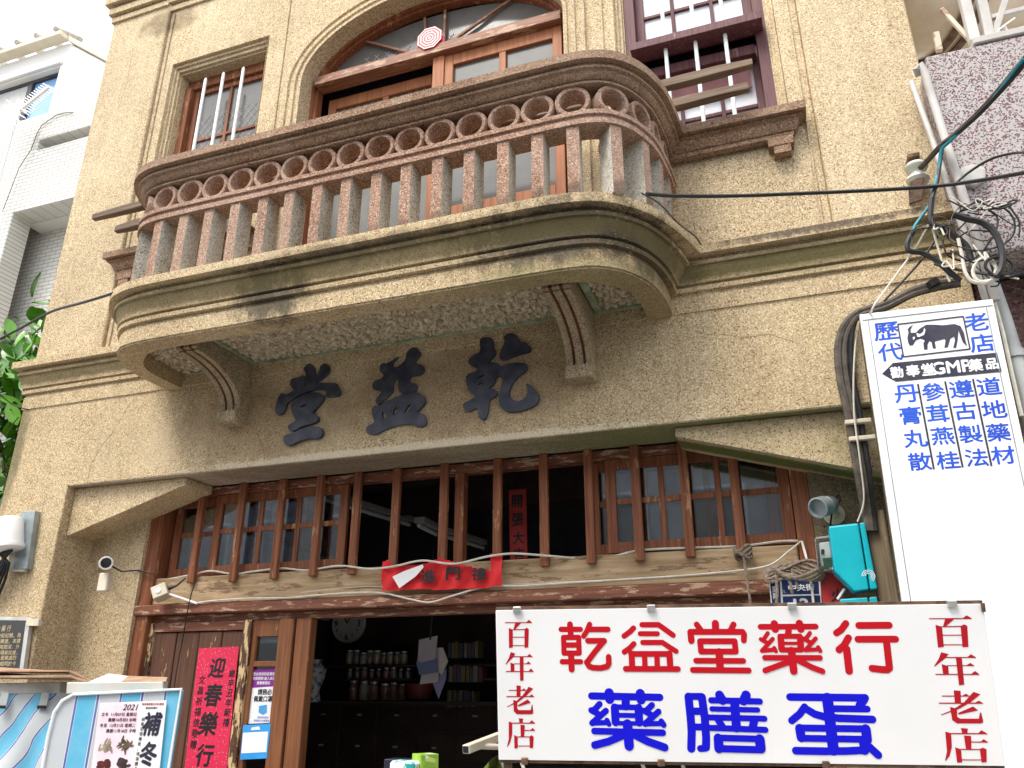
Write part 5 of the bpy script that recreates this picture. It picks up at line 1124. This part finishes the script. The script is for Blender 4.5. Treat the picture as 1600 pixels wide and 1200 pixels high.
# ------------------------------------------------------------ broad leaved tree in the alley
TR=thing('tree','broad leaved green tree in the alley left of the tan house','tree',(-6.9,.7,.12))
tk=MB(); tk.tube([(-6.9,.75,.12),(-6.85,.8,1.5),(-6.75,.7,2.6),(-6.55,.75,3.6),(-6.45,.8,4.4)],[.09,.08,.06,.045,.02],8)
brs=[]
for k in range(44):
    z=random.uniform(2.2,4.55); b0=Vector((-6.75+.1*(z-2.6),.75,z)); d=Vector((random.uniform(-.5,1.05),random.uniform(-.9,.45),random.uniform(.15,.7))); e=b0+d*.75; tk.tube([b0,b0+d*.4+Vector((0,0,.03)),e],[.025,.017,.008],5); brs.append((b0,e))
tk.build('trunk',M['bark'],TR,0,True)
lf=MB(); lf2=MB()
for b0,e in brs:
    for k in range(17):
        c=b0.lerp(e,random.uniform(.25,1.05))+Vector((random.gauss(0,.10),random.gauss(0,.09),random.gauss(0,.10)))
        if c.x>-5.86 and c.y>-.1: continue
        L_=random.uniform(.16,.27); W2=L_*random.uniform(.20,.27)
        d=Vector((random.gauss(0,.6),random.gauss(-.35,.5),random.gauss(.35,.55))).normalized(); s=d.cross(Vector((random.gauss(0,.3),-.7,.7))); s=s.normalized() if s.length>.1 else d.orthogonal().normalized(); u=s.cross(d)
        mid=[c+d*L_*t-u*.05*L_*(4*t*(1-t))*0+u*(-.18*L_*t*t) for t in(0,.25,.5,.75,1)]; wd=[.1,.8,1,.75,.05]
        vs=[]; 
        for mp,w__ in zip(mid,wd): vs+= [mp+s*W2*w__+u*.12*W2,mp-u*.10*W2,mp-s*W2*w__+u*.12*W2]
        fs=[]
        for i in range(4):
            a=i*3; fs+= [(a,a+1,a+4,a+3),(a+1,a+2,a+5,a+4)]
        (lf2 if random.random()<.28 else lf).add(vs,fs)
c1=lf.build('crown',M['leaf'],TR,0,True); lf2.build('young_leaves',M['leaf_light'],TR,0,True)
cable('cable','thin dark wire crossing the tree leaves at the left edge',[(-10,608,-.2),(20,632,-.1),(45,640,-.1)],.005,M['black'])
# ------------------------------------------------------------ stall wrapped in a striped tarpaulin
yw=math.radians(20); EP=Plane(at(180,1130,-1.1),(math.cos(yw),math.sin(yw),0),(0,0,1)); ST=thing('market_stall','market stall wrapped in a blue and white striped tarpaulin with a flat front board','stall',at(140,1200,-.9)+Vector((0,0,-.9)))
def stripes(name,org,d,period,wob=0):
    n=NB(name); dt=n.new('ShaderNodeVectorMath'); dt.operation='DOT_PRODUCT'; n.link(n.pos,dt.inputs[0]); dt.inputs[1].default_value=d
    f=n.math('SUBTRACT',dt.outputs['Value'],Vector(org).dot(Vector(d)))
    if wob: f=n.math('ADD',f,n.math('MULTIPLY',n.math('SUBTRACT',n.noise(4,2),.5),wob))
    f=n.math('FRACT',n.math('ADD',n.math('DIVIDE',f,period),10.0))
    c=n.ramp(f,[(0,(.045,.40,.62)),(.41,(.7,.72,.74)),(.425,(.02,.045,.30)),(.475,(.7,.72,.74)),(.49,(.48,.51,.53)),(.93,(.7,.72,.74)),(.945,(.02,.045,.30)),(.99,(.7,.72,.74))],'CONSTANT')
    c=n.mix(n.math('MULTIPLY',n.noise(14,4),.25),c,(.75,.80,.84)); return n.done(c,.45)
pm_=EP.mpx(180,1100); A=EP.loc(122,1090); per=EP.loc(191,1090)[0]-A[0]
m1=stripes('striped tarpaulin',EP.pt(*A),tuple(EP.ex),per)
bd=[(62,1230),(76,1150),(86,1112),(98,1095),(116,1085),(284,1077),(258,1240)]
MB().slab(ppoly(EP,bd),(EP.out()*-.04)).build('front_board',m1,ST,.008)
pp=ppoly(EP,bd,.006); MB().tube(pp,.008,6).build('piping',M['white'],ST,0,True)
# draped side with folds
P2=Plane(at(40,1130,-1.0),(math.cos(math.radians(14)),math.sin(math.radians(14)),0),(0,0,1)); m2=stripes('draped striped tarpaulin',P2.pt(*P2.loc(30,1120)),(math.cos(.62),.1,-math.sin(.62)),per*.80,.10)
gm=MB(); nx,nz=44,30; a0_,z0_=P2.loc(-60,1082); a1_,_=P2.loc(112,1084); zlo=z0_-.9
for j in range(nz+1):
    for i in range(nx+1):
        a=lerp(a0_,a1_,i/nx); z=lerp(z0_,zlo,j/nz); t=j/nz
        gm.v.append(tuple(P2.pt(a,z,.035*math.sin(a*16+z*9)*t**.5+.02*math.sin(a*31-z*14)*t+.05*t)))
for j in range(nz):
    for i in range(nx): k=j*(nx+1)+i; gm.f.append((k,k+1,k+nx+2,k+nx+1))
gm.build('draped_sheet',m2,ST,0,True)
rl_=MB().slab(ppoly(P2,[(-60,1068),(96,1066),(95,1083),(-60,1085)],.01),P2.out()*-.06).build('top_rail',M['white_pipe'],ST,.004)
MB().slab(ppoly(EP,[(96,1066),(248,1065),(248,1079),(112,1083),(95,1084)],-.05),EP.out()*-.06).build('top_rail',noisy('cream rail',(.48,.47,.42),(.58,.57,.52),4,.6),ST,.004)
for u in(11,74):
    MB().slab(ppoly(P2,[(u-3,1082),(u+9,1082),(u+4,1104),(u-8,1104)],.03),P2.out()*-.006).build('strap',M['grey_pipe'],ST); MB().slab(ppoly(P2,[(u-9,1102),(u+4,1102),(u+3,1107),(u-10,1107)],.034),P2.out()*-.01).build('buckle',M['black'],ST)
MB().box(-4.9,-3.85,-.85,-.35,.1,1.3).build('counter',M['dark_wood'],ST)
# cardboard on top
def card(label,quad,th,m):
    t=MB(); t.slab([at(*q) for q in quad],(0,0,-th)); return tag(t.build('cardboard',m,None,.002),label,'cardboard','flattened cardboard on the stall')
wh=noisy('white card',(.55,.53,.52),(.68,.66,.64),6,.8)
card('flattened cardboard box lying lowest on the stall, long and bent',[(-40,1056,-1.1),(110,1055,-1.1),(142,1066,-1.05),(140,1060,-.5),(-40,1048,-.5)],.012,M['card'])
card('flattened cardboard sheet lying uppermost on the stall',[(-40,1047,-1.05),(106,1047,-1.08),(138,1062,-1.0),(120,1050,-.5),(-40,1040,-.5)],.010,M['card'])
card('pale flattened cardboard in the middle of the stack on the stall',[(138,1065,-1.02),(226,1066,-.98),(250,1063,-.7),(170,1052,-.4)],.010,wh)
card('brown cardboard flap sticking out at the right of the stall top',[(190,1064,-1.0),(260,1063,-.98),(262,1058,-.7),(200,1056,-.6)],.008,M['card'])
# poster on the board
PO=thing('poster','pink and white herb poster on the striped front board of the stall','poster',EP.pt(*EP.loc(205,1150),.01))
f_=lambda l,h: ppoly(EP,l,h)
pk=NB('pink poster'); pkm=pk.done(pk.ramp(pk.noise(7,3),[(.35,(.86,.60,.68)),(.65,(.90,.80,.84))]),.5)
MB().slab(f_([(158,1098),(219,1096),(207,1250),(138,1250)],.014),EP.out()*-.004).build('pink_half',pkm,PO)
MB().slab(f_([(219,1096),(262,1094),(246,1250),(207,1250)],.014),EP.out()*-.004).build('white_half',M['sign_white'],PO)
EH=Plane(EP.pt(0,0,.0145),EP.ex,EP.ez)
text('year','2021',(204,1105),9,EH,M['blackink'],PO,1,.01,.25)
for k_,(s_,u_) in enumerate((('立冬  11月07日 星期日',186),('農曆10月初3 未時',191),('冬至  12月21日 星期二',184),('農曆11月18日 子時',189))): text('line',s_,(u_,1116+k_*8.6),5.6,EH,M['navy'],PO,1.0,.02)
text('line','強身補氣養生的好選擇',(239,1100),3.4,EH,M['serif_red'],PO,1.0,.02)
text('line','嚴選道地藥材',(237,1106),3,EH,M['blackink'],PO,1.0,.02)
text('character','補',(238,1131),35,EH,M['navy'],PO,.80,.035,.1); text('character','冬',(232,1178),36,EH,M['navy'],PO,.80,.035,.1)
text('side_line','調\n整\n生\n理\n機\n能\n，\n增\n強\n體\n力',(218,1162),82,EH,M['blackink'],PO,.9,.01,0,.001,1.2)
def herbs(u,v,c1,c2,n_,L_,W2):
    m=noisy('herb print',c1,c2,30,.6); mb=MB()
    for k in range(n_):
        a=random.uniform(0,math.pi); x,y=EH.loc(u+random.gauss(0,4.5),v+random.gauss(0,4)); r1=random.uniform(.5,1)*L_; r2=r1*W2
        mb.add([EH.pt(x+r1*math.cos(t)*math.cos(a)-r2*math.sin(t)*math.sin(a),y+r1*math.cos(t)*math.sin(a)+r2*math.sin(t)*math.cos(a),.0003+k*.00006) for t in[2*math.pi*i/10 for i in range(10)]],[tuple(range(10))])
    mb.build('herb_picture',m,PO)
herbs(167,1166,(.20,.16,.11),(.45,.38,.28),24,.022,.3); herbs(196,1164,(.06,.04,.025),(.22,.16,.10),22,.026,.22); herbs(161,1194,(.07,.012,.012),(.14,.03,.025),18,.018,.8); herbs(191,1194,(.03,.02,.02),(.08,.04,.04),18,.020,.6)
# ------------------------------------------------------------ goods and steel tubes by the sign
b=at(612,1215,-.75); c=at(683,1172,-.75)
TBL=thing('display_table','display table in front of the doorway','table',(at(640,1200,-.6).x,-.6,.0)); MB().box(-2.6,-.3,-.95,-.35,c.z-.25,c.z-.22).build('table_top',M['dark_wood'],TBL); 
for x in(-2.55,-.4):
    for y_ in(-.9,-.4): MB().box(x,x+.05,y_,y_+.05,0.0,c.z-.252).build('leg',M['dark_wood'],TBL)
def solid(name,label,cat,front,Y,dep,m,off=(.02,.0,.0)):
    t=MB(); fp=[at(u,v,Y) for u,v in front]; t.slab(fp,Vector((off[0],dep,off[2]))); return tag(t.build(name,m,None,.002),label,cat)
gm_=NB('green box print'); gv=gm_.vor((24,24,24)); gmat=gm_.done(gm_.ramp(gv,[(0,(.22,.42,.04)),(.55,(.30,.50,.06)),(.75,(.55,.62,.18)),(.9,(.75,.78,.6))],'CONSTANT'),.4)
solid('tea_box','bright green printed box on the display table','box',[(643,1179),(661,1178),(661,1240),(643,1240)],-.85,.0,gmat) if False else None
g0=at(643,1215,-.85); g1=at(664,1179,-.85)
tag(MB().obox(((g0.x+g1.x)/2+.01,-.80,g1.z-.10),Matrix.Rotation(math.radians(-38),3,'Z')@Vector((.045,0,0)),Matrix.Rotation(math.radians(-38),3,'Z')@Vector((0,.045,0)),(0,0,.10)).build('tea_box',gmat,None,.002),'bright green printed box on the display table','box')
h0_=at(608,1192,-.9); tag(MB().box(h0_.x,h0_.x+.13,-.9,-.80,h0_.z-.2,h0_.z+.008).build('snack_packet',noisy('teal white packet',(.02,.30,.28),(.75,.8,.78),22,.4,0,0,3,.45,.5),None,.01),'shiny teal and white packet left of the green box','packet')
k0_=at(600,1186,-.7); tag(MB().box(k0_.x,k0_.x+.16,-.7,-.6,k0_.z-.25,k0_.z).build('display_case',noisy('dark case',(.015,.02,.035),(.03,.035,.05),5,.3),None,.004),'dark display case behind the teal packet','case')
tb=thing('steel_tube','square steel tube with an open end sticking out left of the sign','tube',at(735,1168,-1.05))
p,q=at(728,1171,-1.22),at(782,1150,-.95); MB().beam(p,q,.032,.032).build('tube',M['ivory'],tb,.002); d=(p-q).normalized(); MB().beam(p+d*.001,p+d*.003,.024,.024).build('opening',M['black'],tb)
tag(MB().tube([at(748,1166,-1.12),at(782,1167,-1.03)],.012,10).build('steel_rod',M['ivory'],None,0,True),'round pale rod below the square tube beside the sign','rod')
cl2=MB(); rr=[]
for k in range(9):
    a=k/8; rr.append([at(lerp(738,792,a)+4*math.sin(a*7),lerp(1215,1176,math.sin(a*1.5))-2*math.cos(i*2+a*5)+i*9,-1.0+.03*math.sin(i+a*8)) for i in range(6)])
cl2.loft(rr,False); tag(cl2.build('green_cloth',noisy('olive cloth',(.08,.10,.015),(.14,.17,.03),9,.9),None,0,True),'crumpled olive green cloth below the rod at the lower left of the sign','cloth')
for k,(u0,u1) in enumerate(((782,800),(812,826),(1000,1018),(1062,1072))):
    cable('cable',('white loop of cable under the left corner of the sign','thin pale cable hanging under the first clip of the sign','pale cable under the middle of the sign','thin white wire under the middle right of the sign')[k],[(u0,1180,-1.0),(u0+6,1200,-1.0),(u1,1215,-1.0)],.007,M['cream_cable'])
# ------------------------------------------------------------ unseen houses added across the street to darken the shop glass
for i,(x0_,x1_,h_) in enumerate(((-16,-7.2,7.5),(-7,1.5,6.6),(1.8,11,7.8))):
    oh=thing('added_opposite_house',('unseen tall grey house added across the street, left of the middle one','unseen low house added across the street facing the shop','unseen tall grey house added across the street, right of the middle one')[i],'house',((x0_+x1_)/2,-13,.0))
    MB().box(x0_,x1_,-16,-12,0,h_).build('wall',noisy('grey facade %d'%i,(.20,.20,.20),(.30,.29,.27),2,.9),oh)
    for z in(1.2,4.2):
        x=x0_+.7
        while x<x1_-1.6:
            f=MB().box(x,x+1.3,-12.0,-11.96,z,z+1.5).build('window',M['grey_pipe'],oh); MB().box(x+.06,x+1.24,-11.958,-11.95,z+.06,z+1.44).build('pane',M['pane_dark'],f); x+=2.1
